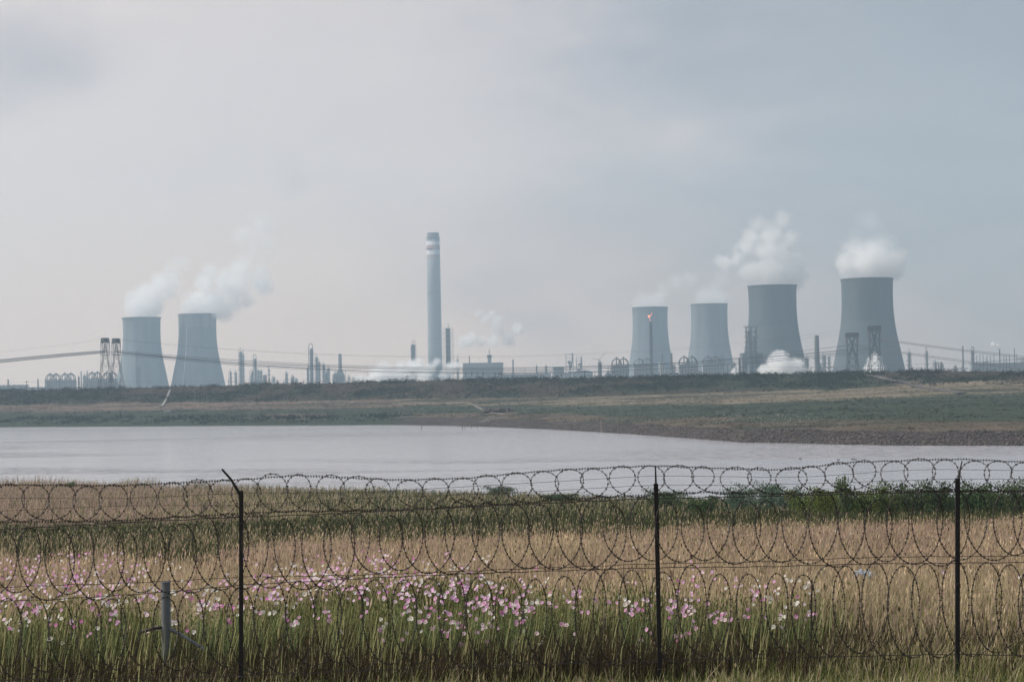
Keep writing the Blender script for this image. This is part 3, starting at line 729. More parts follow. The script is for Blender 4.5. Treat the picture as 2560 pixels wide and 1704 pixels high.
# wooden poles and their low line
M_wood = mat('pole_wood', color=(0.07, 0.06, 0.05), rough=0.9, scale=3)
wp = []
for u, y, lab, dbl, lean in [(67, 951, 'single wooden pole on the embankment near the left edge', 0, 0), (1027, 937, 'leaning wooden pole in front of the low steam', 0, -.12), (1251, 931, 'short wooden double pole before the boiler house', 1, 0), (1855, 913, 'wooden double pole left of the ground steam cloud', 1, 0), (2350, 904, 'wooden double pole right of the largest cooling tower', 1, 0), (108, 947, 'bare leaning pole left of the first arched tank', 2, .25), (1462, 926, 'thin wooden pole before the curved roof shed', 0, 0)]:
    d = float(crest_d(u)) + 60; p = base_at(u, d); z = zts(p.x, d); H = top_z(u, y, d) - z; p.z = z
    t = thing('utility_pole', lab, 'utility pole', p); t.rotation_euler = (0, lean, 0)
    g = MB()
    for xx in ((-.65, .65) if dbl == 1 else (0,)): MB().tube([(xx, 0, -.5), (xx, 0, H)], .08 if dbl == 2 else .14, 8).build('post', M_wood, t)
    if dbl != 2: MB().bar((-1.3, 0, H - .7), (1.3, 0, H - .7), .1).build('crossarm', M_wood, t)
    if dbl != 2: wp.append((u, y + 3, d))
wp.sort(); wp = [(-250, 962, 1100)] + wp + [(2800, 905, 950)]
for (a, ya, da), (c, yc, dc) in zip(wp[:-1], wp[1:]):
    if c - a > 120: cable('thin low wire between wooden poles, from about %s' % {-250: 'the left edge to the first pole', 67: 'the first pole to the leaning pole', 1027: 'the leaning pole to the double pole', 1251: 'the boiler house pole rightward', 1462: 'the curved roof shed pole rightward', 1855: 'the ground steam pole rightward', 2350: 'the last double pole to the right edge'}[a], sag(a, ya, c, yc, (ya + yc) / 2 + 5, da, dc), .035, 'low wires between wooden poles')

#VEGSTART
# ------------------------------------------------------------------ vegetation
def vmat(name, trans=0.35):
    def b(t, p):
        at = t.n('ShaderNodeAttribute', attribute_name='col').outputs['Color']
        t.t.links.new(at, p.inputs['Base Color']); p.inputs['Roughness'].default_value = 0.85; p.inputs['Specular IOR Level'].default_value = 0.15
        tr = t.n('ShaderNodeBsdfTranslucent', {0: at}); mx = t.n('ShaderNodeMixShader', {0: trans, 1: p.outputs[0], 2: tr.outputs[0]})
        out = [n for n in t.t.nodes if n.type == 'OUTPUT_MATERIAL'][0]; t.t.links.new(mx.outputs[0], out.inputs[0])
    return mat(name, b)
M_grass = vmat('grass_blades'); M_leaf = vmat('leaves', 0.3)
def scatter(n, d0, d1, u0_=-330, u1_=2890, dens=None):
    """uniform over ground area between two distances, margin to each side"""
    d = np.sqrt(rng.uniform(d0 ** 2, d1 ** 2, n)); u = rng.uniform(u0_, u1_, n); x = (u - 1280) / F * d
    if dens is not None:
        k = rng.random(n) < dens(x, d, u); d, u, x = d[k], u[k], x[k]
    return x, d, u
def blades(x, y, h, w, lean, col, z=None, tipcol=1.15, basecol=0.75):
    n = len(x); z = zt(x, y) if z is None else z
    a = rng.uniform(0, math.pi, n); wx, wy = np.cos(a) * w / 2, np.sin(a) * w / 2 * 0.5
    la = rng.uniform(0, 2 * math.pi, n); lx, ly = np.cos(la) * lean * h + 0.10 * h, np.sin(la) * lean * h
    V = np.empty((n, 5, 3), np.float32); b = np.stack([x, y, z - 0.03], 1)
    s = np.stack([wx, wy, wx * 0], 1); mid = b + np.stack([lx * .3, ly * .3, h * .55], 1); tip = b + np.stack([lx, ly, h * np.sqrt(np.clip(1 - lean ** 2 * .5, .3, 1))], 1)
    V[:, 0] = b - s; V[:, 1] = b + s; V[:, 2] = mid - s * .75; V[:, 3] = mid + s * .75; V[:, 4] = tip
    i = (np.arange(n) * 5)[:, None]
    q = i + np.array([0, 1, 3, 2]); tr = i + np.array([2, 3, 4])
    C = np.repeat(col[:, None, :], 5, 1).copy(); C[:, :2] *= basecol; C[:, 4] *= tipcol  # foot of each blade coloured darker, painting in the shade low in the growth
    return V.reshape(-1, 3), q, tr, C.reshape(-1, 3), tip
def quads(c, sx, sz, col, tiltr=1.0):
    """randomly turned leaf-like quads"""
    n = len(c); a = rng.uniform(0, 2 * math.pi, n); e = rng.uniform(-1, 1, n) * tiltr
    r = np.stack([np.cos(a), np.sin(a) * .6, 0.3 * np.sin(e)], 1) * sx[:, None] / 2
    up = np.stack([np.sin(e) * .6 * np.sin(a), -np.sin(e) * .6 * np.cos(a), np.cos(e)], 1) * sz[:, None] / 2
    V = np.stack([c - up, c + r, c + up, c - r], 1); i = (np.arange(n) * 4)[:, None] + np.arange(4)
    return V.reshape(-1, 3), i, np.repeat(col, 4, 0)
class Acc:
    def __init__(s): s.V = []; s.F = []; s.C = []; s.n = 0
    def add(s, V, Fs, C):
        s.V.append(V); s.C.append(C)
        for f in Fs: s.F.append(f + s.n)
        s.n += len(V)
    def build(s, name, label, cat, m=None, kind='stuff'):
        F3 = [f for f in s.F if f.shape[1] == 3]; F4 = [f for f in s.F if f.shape[1] == 4]
        o = arrmesh(name, np.concatenate(s.V), ([np.concatenate(F4)] if F4 else []) + ([np.concatenate(F3)] if F3 else []), m or M_grass, np.concatenate(s.C))
        return tag(o, label, cat, None, kind)
    def bl(s, *a, **k):
        V, q, t_, C, tip = blades(*a, **k); s.add(V, [q, t_], C); return tip
    def qd(s, *a, **k):
        V, q, C = quads(*a, **k); s.add(V, [q], C)
def colr(n, c, var=0.25, hue=0.08):
    c = np.array(c)[None] * rng.uniform(1 - var, 1 + var, (n, 1)) * rng.uniform(1 - hue, 1 + hue, (n, 3)); return c
TAN = (0.68, 0.56, 0.36); PINK = (0.54, 0.40, 0.31); OLIVE = (0.30, 0.29, 0.12); GREEN = (0.085, 0.105, 0.036); DARK = (0.036, 0.046, 0.022); BROWN = (0.12, 0.085, 0.05)
def pick(cols, probs, n):
    """probs (n,k)"""
    p = np.cumsum(probs / probs.sum(1, keepdims=True), 1); k = (rng.random(n)[:, None] > p).sum(1).clip(0, len(cols) - 1)
    return np.array(cols)[k]
# cosmos patch mask (0..1) in ground space
def cosmos_mask(x, d, u):
    n = fbm(x / 1.6, d / 2.5, 51)
    a = np.interp(u, [-400, 330, 460, 520, 1330, 1480, 1560, 1900, 2010, 2120], [1, 1, .7, 1, 1, .5, .75, .6, .35, 0])
    far = np.interp(u, [-400, 0, 300, 450, 600, 900, 1150, 1400, 1600, 2000], [34, 36, 36, 31, 34, 41, 41, 35, 36, 33])
    return a * np.clip((far - d) / 2.5, 0, 1) * np.clip((n - 0.22) * 5, 0, 1)

def belt(u, x, d): return np.interp(u, [-400, 450, 720, 1200, 2500], [63, 66, 79, 86, 97]) + (fbm(x / 5, d / 6, 77) - .5) * 20
# strip in front of the fence and around it: short mixed grass with pale heads
A = Acc(); x, d, u = scatter(52000, 16, 27.5)
n = len(x); cl = fbm(x / 0.8, d / 1.2, 61)
c = pick([TAN, OLIVE, GREEN, BROWN], np.stack([cl * 1.1, np.full(n, .55), 1.3 - cl, np.full(n, .3)], 1), n) * rng.uniform(.45, 1.5, (n, 1))
h = rng.uniform(.22, .60, n) * (0.6 + 0.7 * cl) * np.where(d < 25.3, .62, 1)
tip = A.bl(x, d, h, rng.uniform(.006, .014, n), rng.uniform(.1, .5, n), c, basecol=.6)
k = rng.random(n) < 0.035
A.qd(tip[k] + np.array([0, 0, .02]), rng.uniform(.014, .026, k.sum()), rng.uniform(.07, .16, k.sum()), colr(k.sum(), (0.52, 0.43, 0.27)), tiltr=.5)
x, d, u = scatter(14000, 17, 28.5); n = len(x)
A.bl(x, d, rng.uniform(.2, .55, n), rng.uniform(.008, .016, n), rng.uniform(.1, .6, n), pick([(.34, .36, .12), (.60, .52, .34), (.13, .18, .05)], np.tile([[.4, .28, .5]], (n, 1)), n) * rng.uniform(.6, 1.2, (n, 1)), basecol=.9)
A.build('foreground_grass', 'short mixed green and straw grass with pale seed heads along the razor wire fence', 'grass')

# cosmos greenery: feathery stems and fine leaves, low shade painted as dark stems
A = Acc(); x, d, u = scatter(60000, 26, 43, dens=cosmos_mask); n = len(x)
c = pick([(.12, .15, .05), (0.18, .21, .07), DARK, (.06, .045, .025)], np.tile([[.30, .25, .3, .45]], (n, 1)), n) * rng.uniform(.7, 1.3, (n, 1))
h = rng.uniform(.55, 1.05, n) * (0.8 + .4 * fbm(x / 1.2, d / 2, 71))
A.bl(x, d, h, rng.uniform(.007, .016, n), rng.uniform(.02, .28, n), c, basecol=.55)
m_ = 70000; x, d, u = scatter(m_, 27, 43, dens=cosmos_mask); n = len(x)
hh = rng.uniform(.30, 1.0, n) ** .8 * (0.8 + .4 * fbm(x / 1.2, d / 2, 71))
A.qd(np.stack([x, d, zt(x, d) + hh], 1), rng.uniform(.012, .03, n), rng.uniform(.05, .13, n), colr(n, (0.14, .155, .055), .65), tiltr=1.3)
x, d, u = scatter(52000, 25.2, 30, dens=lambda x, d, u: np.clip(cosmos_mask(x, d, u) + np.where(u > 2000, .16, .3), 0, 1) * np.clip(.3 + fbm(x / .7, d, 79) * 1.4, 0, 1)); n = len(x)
A.bl(x, d, rng.uniform(.3, .85, n) * (.6 + .6 * fbm(x / .9, d, 73)), rng.uniform(.012, .024, n), rng.uniform(.05, .4, n), colr(n, (.060, .046, .027), .7))  # near-black stems added, their colour stands in for shadow deep in the foliage
x, d, u = scatter(7000, 25.2, 34, dens=cosmos_mask); n = len(x)
A.bl(x, d, rng.uniform(.5, 1.15, n), rng.uniform(.008, .018, n), rng.uniform(.0, .16, n), colr(n, (0.54, .54, .25), .45), basecol=.95)
A.build('cosmos_foliage', 'dense feathery green stems and leaves under the pink and white flowers', 'flower foliage', M_leaf)

# golden and pinkish dry grass belt
A = Acc(); x, d, u = scatter(230000, 27, 104, dens=lambda x, d, u: np.where(d < 44, 1 - cosmos_mask(x, d, u) * .75, np.clip((belt(u, x, d) - d) / 4, 0.02, 1)))
n = len(x); cl = fbm(x / 4, d / 5, 81); c2 = fbm(x / 1.5, d / 2, 82)
pk = np.clip((d - 44) / 12, 0, 1) * np.clip(.5 + (cl - .5) * 3, 0, 1)
c = pick([TAN, PINK, OLIVE, BROWN], np.stack([1.1 - pk, pk * 1.6 + .35, np.clip(1.1 - (d - 27) / 14, .04, .9) + (c2 > .62) * .35, np.clip(.9 - (d - 27) / 12, .10, .8) + (c2 < .38) * .5], 1), n) * rng.uniform(.5, 1.2, (n, 1)) * (.62 + .7 * fbm(x / 2.2, d / 4, 83))[:, None]
h = rng.uniform(.35, .78, n) * (0.6 + .8 * fbm(x / 1.6, d / 3, 84)) * np.clip(.8 + (d - 30) / 60, .7, 1.15)
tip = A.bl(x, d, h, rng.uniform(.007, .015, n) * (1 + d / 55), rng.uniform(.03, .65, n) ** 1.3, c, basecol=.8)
k = rng.random(n) < 0.22
A.qd(tip[k], (rng.uniform(.016, .032, n) * (1 + d / 80))[k], rng.uniform(.08, .17, n)[k], c[k] * np.array([1.15, 1.1, 1.1]), tiltr=.5)
x, d, u = scatter(4200, 28, 92); n = len(x)
tip = A.bl(x, d, rng.uniform(.8, 1.25, n), rng.uniform(.010, .018, n), rng.uniform(.1, .5, n), colr(n, (.55, .44, .27), .3)); A.qd(tip, rng.uniform(.02, .045, n), rng.uniform(.12, .24, n), colr(n, (.58, .46, .32), .25), tiltr=.8)
A.build('dry_grass', 'tall straw coloured and pinkish dry grass in the belt behind the flowers', 'grass')

# dark green weeds
A = Acc(); x, d, u = scatter(120000, 56, 140, dens=lambda x, d, u: np.clip((d - belt(u, x, d) + 2) / 4, 0.04, 1) * np.clip((138 + (u > 1500) * 0 - d) / 12, 0, 1)); n = len(x)
cl = fbm(x / 5, d / 7, 91); c2 = fbm(x / 2, d / 2.5, 92)
c = pick([GREEN, DARK, OLIVE, TAN, BROWN], np.stack([cl, 1.2 - cl, np.full(n, .35) * (c2 > .45), .03 + .22 * (c2 > .70), .15 + .35 * (c2 < .36)], 1), n) * rng.uniform(.7, 1.2, (n, 1))
h = rng.uniform(.35, .85, n) * (.45 + .9 * c2)
c = c * np.array([.8, .82, .8])
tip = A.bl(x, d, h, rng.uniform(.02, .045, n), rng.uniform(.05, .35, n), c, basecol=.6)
k = rng.random(n) < .6; kk = k.sum()
A.qd(tip[k] - np.array([0, 0, 1]) * (rng.uniform(0, .5, kk) * h[k])[:, None] + rng.normal(0, .08, (kk, 3)), rng.uniform(.04, .10, kk), rng.uniform(.06, .16, kk), c[k] * 1.15)
A.build('green_weeds', 'dark green belt of leafy weeds between the dry grass and the lake', 'weeds', M_leaf)

# slope down to the lake
A = Acc(); x, d, u = scatter(170000, 125, 325, dens=lambda x, d, u: np.clip((near_shore(u) - 1.5 + (fbm(x / 9, d / 9, 5) - .5) * 8 - d) / 3, 0, 1)); n = len(x)
cl = fbm(x / 22, d / 9, 101); c2 = fbm(x / 4, d / 5, 102); lf = np.clip((650 - u) / 400 + (cl - .5) * 2.2, 0, 1)
gr = np.clip((u - 500) / 600 + (c2 - .5) * 2.5 + (cl - .5) * 2, 0.15, 1.2)
c = pick([PINK, TAN, GREEN, OLIVE, DARK], np.stack([.1 + lf * 1.2, .15 + .25 * (1 - lf), gr * .8, np.full(n, .35), gr * .35], 1), n) * rng.uniform(.65, 1.1, (n, 1)) * np.array([.92, .92, .95])
sh = np.clip((d - near_shore(u) + 28) / 20, 0, 1)
h = rng.uniform(.35, .95, n) * (.5 + .9 * c2) * (1 + .25 * sh + 1.1 * sh * np.clip((700 - u) / 200, 0, 1) * np.clip((fbm(x / 5, d / 7, 105) - .40) * 6, 0, 1))
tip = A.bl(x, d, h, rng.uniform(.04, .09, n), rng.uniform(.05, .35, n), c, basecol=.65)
k = rng.random(n) < .45; kk = k.sum()
A.qd(tip[k] - np.array([0, 0, 1]) * (rng.uniform(0, .4, kk) * h[k])[:, None], rng.uniform(.05, .13, kk), rng.uniform(.1, .25, kk), c[k] * 1.1)
A.build('lakeside_grass', 'mixed brown and green tall grass on the slope down to the near shore', 'grass')

# single shrubs before the water at right
def shrub(label, u, d, hgt, wid, col, dense=900):
    p = base_at(u, d); z = zts(p.x, d); t = thing('leafy_shrub', label, 'shrub', (p.x, d, z), 0, 'shrubs on the slope before the lake')
    g = MB(); ends = []
    for k in range(9):
        a = random.uniform(0, 6.28); r = random.uniform(.1, .42) * wid; e = Vector((math.cos(a) * r, math.sin(a) * r * .8, hgt * random.uniform(.7, 1.02)))
        g.tube([(0, 0, -.1), e * .5 + Vector((0, 0, .05)), e], [.03, .02, .008], 4); ends.append(e)
    g.build('branches', M_wood, t)
    E = np.array([tuple(e) for e in ends]); k = rng.integers(0, len(E), dense); s = rng.uniform(.25, 1.02, dense)[:, None]
    c = E[k] * s + rng.normal(0, 1, (dense, 3)) * np.array([.13 * wid, .12 * wid, .07 * hgt]) * (1.15 - .6 * s)
    c[:, 2] = np.clip(c[:, 2], .02, None)
    V, q, C = quads(c, rng.uniform(.06, .13, dense), rng.uniform(.09, .20, dense), colr(dense, tuple(q * 1.1 for q in col), .6))
    o = arrmesh('foliage', V, [q], M_leaf, C); o.parent = t
SH = [(1745, 132, 1.3, 2.2, (0.05, .085, .035), 'dark low shrub just right of the centre fence post'), (1830, 138, 1.7, 2.6, (0.075, .12, .085), 'blue-green rounded shrub, left one of two'),
 (1905, 136, 1.9, 3.2, (0.085, .135, .095), 'widest blue-green rounded shrub before the water'), (1965, 140, 1.6, 2.4, (0.075, .12, .085), 'blue-green shrub at the right end of the blue-green clump'),
 (2015, 128, 1.6, 2.6, (0.08, .115, .03), 'yellow-green shrub right of the blue-green clump'), (2075, 126, 1.7, 2.8, (0.085, .12, .03), 'bushy yellow-green shrub, second right of the blue-green clump'),
 (2110, 124, 2.3, 1.3, (0.07, .11, .04), 'tall thin sapling sticking up above the yellow-green shrubs'), (2148, 125, 1.5, 2.2, (0.08, .12, .035), 'round shrub between the two thin saplings'),
 (2188, 124, 2.1, 1.5, (0.08, .12, .035), 'second thin sapling, pale green with a pointed top'), (2235, 126, 1.4, 2.4, (0.07, .10, .035), 'low shrub right of the second sapling'),
 (2285, 125, 1.9, 2.4, (0.055, .085, .035), 'dark open shrub left of the right fence post'), (2330, 124, 2.0, 2.0, (0.05, .08, .035), 'tallest dark shrub left of the right fence post'),
 (2372, 126, 1.5, 1.8, (0.05, .08, .04), 'dark shrub half behind the right fence post'), (2430, 122, 2.0, 2.3, (0.05, .09, .035), 'leafy dark shrub just right of the right fence post'),
 (2478, 126, 1.5, 2.3, (0.06, .09, .04), 'shrub in the gap between the two right-hand bushes'), (2535, 124, 1.9, 2.8, (0.06, .09, .04), 'shrub cut by the right edge of the view'),
 (1395, 190, 1.4, 3.0, (0.045, .075, .035), 'small dark shrub at the shore left of the centre post'), (1240, 225, 1.8, 3.4, (0.045, .07, .035), 'dark shrub at the middle of the near shore'),
 (175, 262, 1.5, 1.4, (0.07, .11, .045), 'green bush in the brown grass near the left edge'), (1665, 150, 1.5, 3.0, (0.05, .085, .035), 'dark shrub behind the centre fence post')]
for u, d, hg, wd, cc, lab in SH: shrub(lab, u, d, hg * (1.15 if d < 170 else .75), wd * 1.3, tuple(q * f_ for q, f_ in zip(cc, (1.45, 1.3, 1.3))), 1300 if wd < 2 else 2400)

# far shore growth
def hit(u, y, d0=300, d1=1060):
    dd = np.arange(d0, d1, 1.0); X = (u - 1280) / F * dd; zz = zt(X, dd, False); yy = y0(u) + (EYE - zz) / dd * F
    k = np.argmax(yy <= y) if (yy <= y).any() else len(dd) - 1
    return float(X[k]), float(dd[k])
A = Acc(); n = 15000; u = rng.uniform(-300, 2860, n); cd = crest_d(u); d = cd - 34 + rng.random(n) ** .8 * 38; x = (u - 1280) / F * d
c2 = fbm(x / 14, d / 9, 31); keep = rng.random(n) < np.clip((c2 - .35) * 3.5, .12, 1); x, d, u, c2 = x[keep], d[keep], u[keep], c2[keep]; n = len(x)
grn = np.clip((c2 - .42) * 4 + np.interp(u, [1300, 1700, 1800, 2150, 2250], [0., .1, .7, .8, .2]), 0, 1)[:, None]
cc = (np.array([.018, .031, .020]) * grn + np.array([.050, .042, .033]) * (1 - grn)) * rng.uniform(.3, 1.9, (n, 1))
K = 13; hs = rng.uniform(.3, 1.25, n) ** 1.3 * (.5 + c2 * 1.4)
P = np.repeat(np.stack([x, d, zt(x, d)], 1), K, 0) + rng.normal(0, 1, (n * K, 3)) * np.repeat(hs, K)[:, None] * np.array([.7, .6, .0]) ; P[:, 2] += np.abs(rng.normal(.35, .45, n * K)) * np.repeat(hs, K)
A.qd(P, rng.uniform(.3, .8, n * K) * .8, rng.uniform(.3, .8, n * K) * .8, np.repeat(cc, K, 0) * rng.uniform(.7, 1.3, (n * K, 1)))
A.build('embankment_scrub', 'rough green and brown scrub covering the long embankment below the plant', 'scrub', M_leaf)
A = Acc(); n = 26000; u = rng.uniform(-300, 2860, n); df = far_shore(u); fd = crest_d(u) - 34; t_ = rng.random(n); d = df + 6 + (fd - df - 6) * t_; x = (u - 1280) / F * d
c2 = fbm(x / 8, d / 5, 141); keep = (rng.random(n) < np.clip((c2 - .42) * 6, 0.05, 1)) & ~((u > 1000) & (d < df + 16)); x, d, u, c2, t_ = [q[keep] for q in (x, d, u, c2, t_)]; n = len(x)
lft = (u < 1030)
base = cover(x, d) * 1.1; bank = lft & (d < far_shore(u) + 30)
base = np.where(bank[:, None], np.array([.022, .034, .026]) * rng.uniform(.7, 1.4, (n, 1)), base)
K = 8; hs = np.where(bank, rng.uniform(.6, 1.5, n), rng.uniform(.25, .6, n))
P = np.repeat(np.stack([x, d, zt(x, d)], 1), K, 0) + rng.normal(0, 1, (n * K, 3)) * np.repeat(hs, K)[:, None] * np.array([.9, .7, .0]); P[:, 2] += np.abs(rng.normal(.3, .35, n * K)) * np.repeat(hs, K)
A.qd(P, rng.uniform(.3, .9, n * K) * np.repeat(hs, K) * .9, rng.uniform(.3, .8, n * K) * np.repeat(hs, K) * .9, np.repeat(base, K, 0) * rng.uniform(.75, 1.3, (n * K, 1)))
A.build('far_meadow', 'tufted grass and low growth on the far side of the lake', 'grass', M_leaf)
A = Acc(); n = 24000; u = rng.uniform(1050, 2860, n); y = np.zeros(n); df = far_shore(u); fd = crest_d(u) - 34; t_ = rng.random(n); d = df + (fd - df) * t_; x = (u - 1280) / F * d
yy = y0(u) + (EYE - zt(x, d, False)) / d * F
m1 = np.exp(-((yy - np.interp(u, [1100, 1500, 1900, 2560], [1018, 1010, 1000, 985])) / 8) ** 2) * (fbm(x / 40, d / 12, 151) > .47) * .8
m2 = np.exp(-((yy - 1048) / 9) ** 2) * np.exp(-((u - 1900) / 130) ** 2) * 1.5
m3 = np.exp(-((yy - 1055) / 7) ** 2) * ((u > 1380) & (u < 1850)) * .35
keep = rng.random(n) < (m1 + m2 + m3) * (fbm(x / 6, d / 6, 152) > .42); x, d = x[keep], d[keep]; n = len(x)
A.qd(np.stack([x, d, zt(x, d) + rng.uniform(.2, .6, n)], 1), rng.uniform(.12, .3, n), rng.uniform(.1, .22, n), colr(n, (.62, .60, .55), .2))
A.build('white_wildflowers', 'scattered white wildflowers in drifts over the far green field', 'wildflowers')
# rock bank
n = 9000; u = rng.uniform(960, 2860, n); u = np.where(rng.random(n) < .25, rng.uniform(960, 1700, n), np.maximum(u, 1500 + 0 * u)); df = far_shore(u); x0 = (u - 1280) / F * df; dsh = (fbm(x0 / 14, df / 14, 9) - .5) * 8
d = df + dsh - .5 + rng.random(n) ** 1.2 * 13; x = (u - 1280) / F * d; z = zt(x, d); s = rng.uniform(.12, .42, n) * np.clip((u - 700) / 1000, .4, 1)
dirs = np.array([[1, 0, 0], [-1, 0, 0], [0, 1, 0], [0, -1, 0], [0, 0, 1], [0, 0, -1]], float)
V = dirs[None] * s[:, None, None] * rng.uniform(.6, 1.3, (n, 6, 1)) * np.array([1.1, 1, .65]) + rng.normal(0, .12, (n, 6, 3)) * s[:, None, None] + np.stack([x, d, z + .05], 1)[:, None]
T = np.array([[0, 2, 4], [2, 1, 4], [1, 3, 4], [3, 0, 4], [2, 0, 5], [1, 2, 5], [3, 1, 5], [0, 3, 5]])
o = arrmesh('rubble', V.reshape(-1, 3), [((np.arange(n) * 6)[:, None, None] + T[None]).reshape(-1, 3)], vmat('bank_rock', 0.0), np.repeat(colr(n, (.082, .068, .062), .5), 6, 0)); tag(o, 'dark broken rock facing the far bank at the waterline', 'rubble', None, 'stuff')

# ------------------------------------------------------------------ flowers
def petals(n_p, r, cup, seed):
    q = random.Random(seed); g = MB()
    for k in range(n_p):
        a = 2 * math.pi * k / n_p + q.uniform(-.08, .08); w = math.pi / n_p * .95; rr = r * q.uniform(.9, 1.08)
        f = lambda ang, rad, z: (rad * math.cos(ang), rad * math.sin(ang), z)
        g.add([f(a, .004, 0), f(a - w, rr * .65, cup * .5), f(a - w * .75, rr * .95, cup), f(a, rr, cup * .9), f(a + w * .75, rr * .95, cup), f(a + w, rr * .65, cup * .5)], [(0, 1, 2, 3), (0, 3, 4, 5)])
    return g
def petmat(name, col):
    def b(t, p):
        co = t.n('ShaderNodeTexCoord').outputs['Object']; rnd = t.n('ShaderNodeObjectInfo').outputs['Random']
        l = t.vm('LENGTH', co, out=1); c = t.mix(t.mr(l, .0, .04), tuple(x * .75 for x in col), col); c = t.mix(t.math('MULTIPLY', rnd, .4), c, tuple(min(1, x * 1.2 + .06) for x in col))
        t.t.links.new(c, p.inputs['Base Color']); p.inputs['Roughness'].default_value = .7
        tr = t.n('ShaderNodeBsdfTranslucent', {0: c}); mx = t.n('ShaderNodeMixShader', {0: .35, 1: p.outputs[0], 2: tr.outputs[0]})
        t.t.links.new(mx.outputs[0], [n for n in t.t.nodes if n.type == 'OUTPUT_MATERIAL'][0].inputs[0])
    return mat(name, b)
PM = [petmat('pink_petal', (.86, .45, .76)), petmat('pale_pink_petal', (.92, .68, .85)), petmat('deep_pink_petal', (.68, .20, .54)), petmat('white_petal', (.86, .85, .80))]
M_yel = mat('flower_centre', color=(.55, .38, .05), scale=60); M_stem = mat('green_stem', color=(.12, .19, .06), scale=4)
proto = []
for k, pm in enumerate(PM):
    b = petals(8, .031, .009, k).build('bloom', pm); COL.objects.unlink(b)
    c = MB().ball((0, 0, .004), .0075, 8, 5, .6).build('flower_centre', M_yel); COL.objects.unlink(c); proto.append((b, c))
stems = []
for k in range(5):
    s_ = MB(); e = (random.uniform(-.15, .15), random.uniform(-.1, .1)); s_.tube([(-e[0], -e[1], -1.15), (-e[0] * .8, -e[1] * .7, -.7), (-e[0] * .3, -e[1] * .3, -.3), (0, 0, 0)], [.0045, .004, .003, .0022], 4)
    b_ = random.uniform(-.4, -.25)
    for q in range(10):
        z = -.25 - .08 * q; a = q * 2.4; s_.tube([(-e[0] * .4, -e[1] * .4, z), (-e[0] * .4 + .09 * math.cos(a), .09 * math.sin(a), z + .05)], [.003, .001], 3)
    o = s_.build('stem', M_stem); COL.objects.unlink(o); stems.append(o)
clusters = [ # u, y, su, sy, number, white share, region words
 (170, 1455, 90, 38, 46, .12, 'the patch beside the galvanized post'), (60, 1530, 120, 45, 26, .35, 'the lower left corner patch'), (330, 1500, 60, 35, 9, .6, 'the patch beside the galvanized post'), (285, 1425, 40, 18, 7, 0, 'the patch beside the galvanized post'),
 (470, 1500, 45, 25, 12, .6, 'the gap right of the galvanized post'),
 (660, 1480, 60, 30, 26, .3, 'the middle patch'), (790, 1440, 45, 18, 20, .25, 'the middle patch'), (830, 1470, 80, 28, 30, .2, 'the middle patch'), (940, 1400, 30, 14, 10, .2, 'the middle patch'), (1000, 1440, 70, 28, 40, .2, 'the middle patch'), (1120, 1470, 70, 35, 34, .3, 'the middle patch'),
 (1210, 1520, 60, 38, 34, .15, 'the right middle patch'), (1370, 1490, 45, 30, 14, .15, 'the right middle patch'), (1250, 1580, 110, 35, 16, .3, 'the right middle patch'), (900, 1550, 200, 40, 22, .3, 'the middle patch'),
 (1575, 1515, 25, 22, 12, .3, 'the patch near the centre post'), (1680, 1520, 35, 35, 18, .1, 'the patch near the centre post'), (1750, 1450, 40, 18, 12, .05, 'the patch near the centre post'), (1620, 1590, 90, 25, 12, .3, 'the patch near the centre post'),
 (1790, 1530, 50, 40, 16, .15, 'the patch before the blue bag'), (1880, 1480, 30, 20, 9, .5, 'the patch before the blue bag'), (1960, 1500, 40, 30, 14, .7, 'the patch before the blue bag'), (1990, 1560, 35, 30, 9, .6, 'the patch before the blue bag')]
kinds = ['pink', 'pale pink', 'deep pink', 'white']
cnt = 0; extra = []
fl_list = []
for (cu, cy, su, sy, nn, wsh, reg) in clusters:
    for k in range(int(nn * (2.6 if cu < 350 else 2.1 if cu < 900 else 1.7 if cu < 1500 else 1.0))):
        a, b = random.gauss(cu, su * 1.05), random.gauss(cy - 4, sy * 1.0); wv = 1 if random.random() < wsh else 0
        for q in range(random.choice((1, 1, 1, 2, 2, 4))): fl_list.append((a + random.gauss(0, 9), b + random.gauss(0, 8), wv, reg))
for q in [(1583, 1367, 1, 'd'), (2090, 1325, 1, 'd'), (2060, 1327, 1, 'd'), (2126, 1332, 1, 'd'), (2343, 1406, 0, 'd'), (2358, 1430, 0, 'd'), (2549, 1441, 1, 'd'), (2528, 1344, 0, 'd')]: fl_list.append((q[0], q[1], q[2], 'the dry grass away from the patches'))
random.shuffle(fl_list)
for (u, y, wsh, reg) in fl_list:
    hgt = random.uniform(.85, 1.25); dd = np.arange(26.5, 75, .25); yy = y0(u) + (EYE - (zt((u - 1280) / F * dd, dd, False) + hgt)) / dd * F
    dmax = 75 if 'dry grass' in reg else 43
    k = np.argmax(yy <= y) if (yy <= y).any() else len(dd) - 1; d = min(dd[k], dmax) + random.uniform(-.15, .15)
    if yy[0] < y: d = 26.6 + random.random() * 1.5; hgt = random.uniform(.3, .8)
    kd = 3 if random.random() < wsh else random.choices([0, 1, 2], [.45, .4, .15])[0]
    p = place(u, y, d); g = zts(p.x, d); z = g + min(1.35, max(.25, p.z - g))
    extra.append((p.x, d, z, kd, reg))
extra.sort(key=lambda e: e[1])
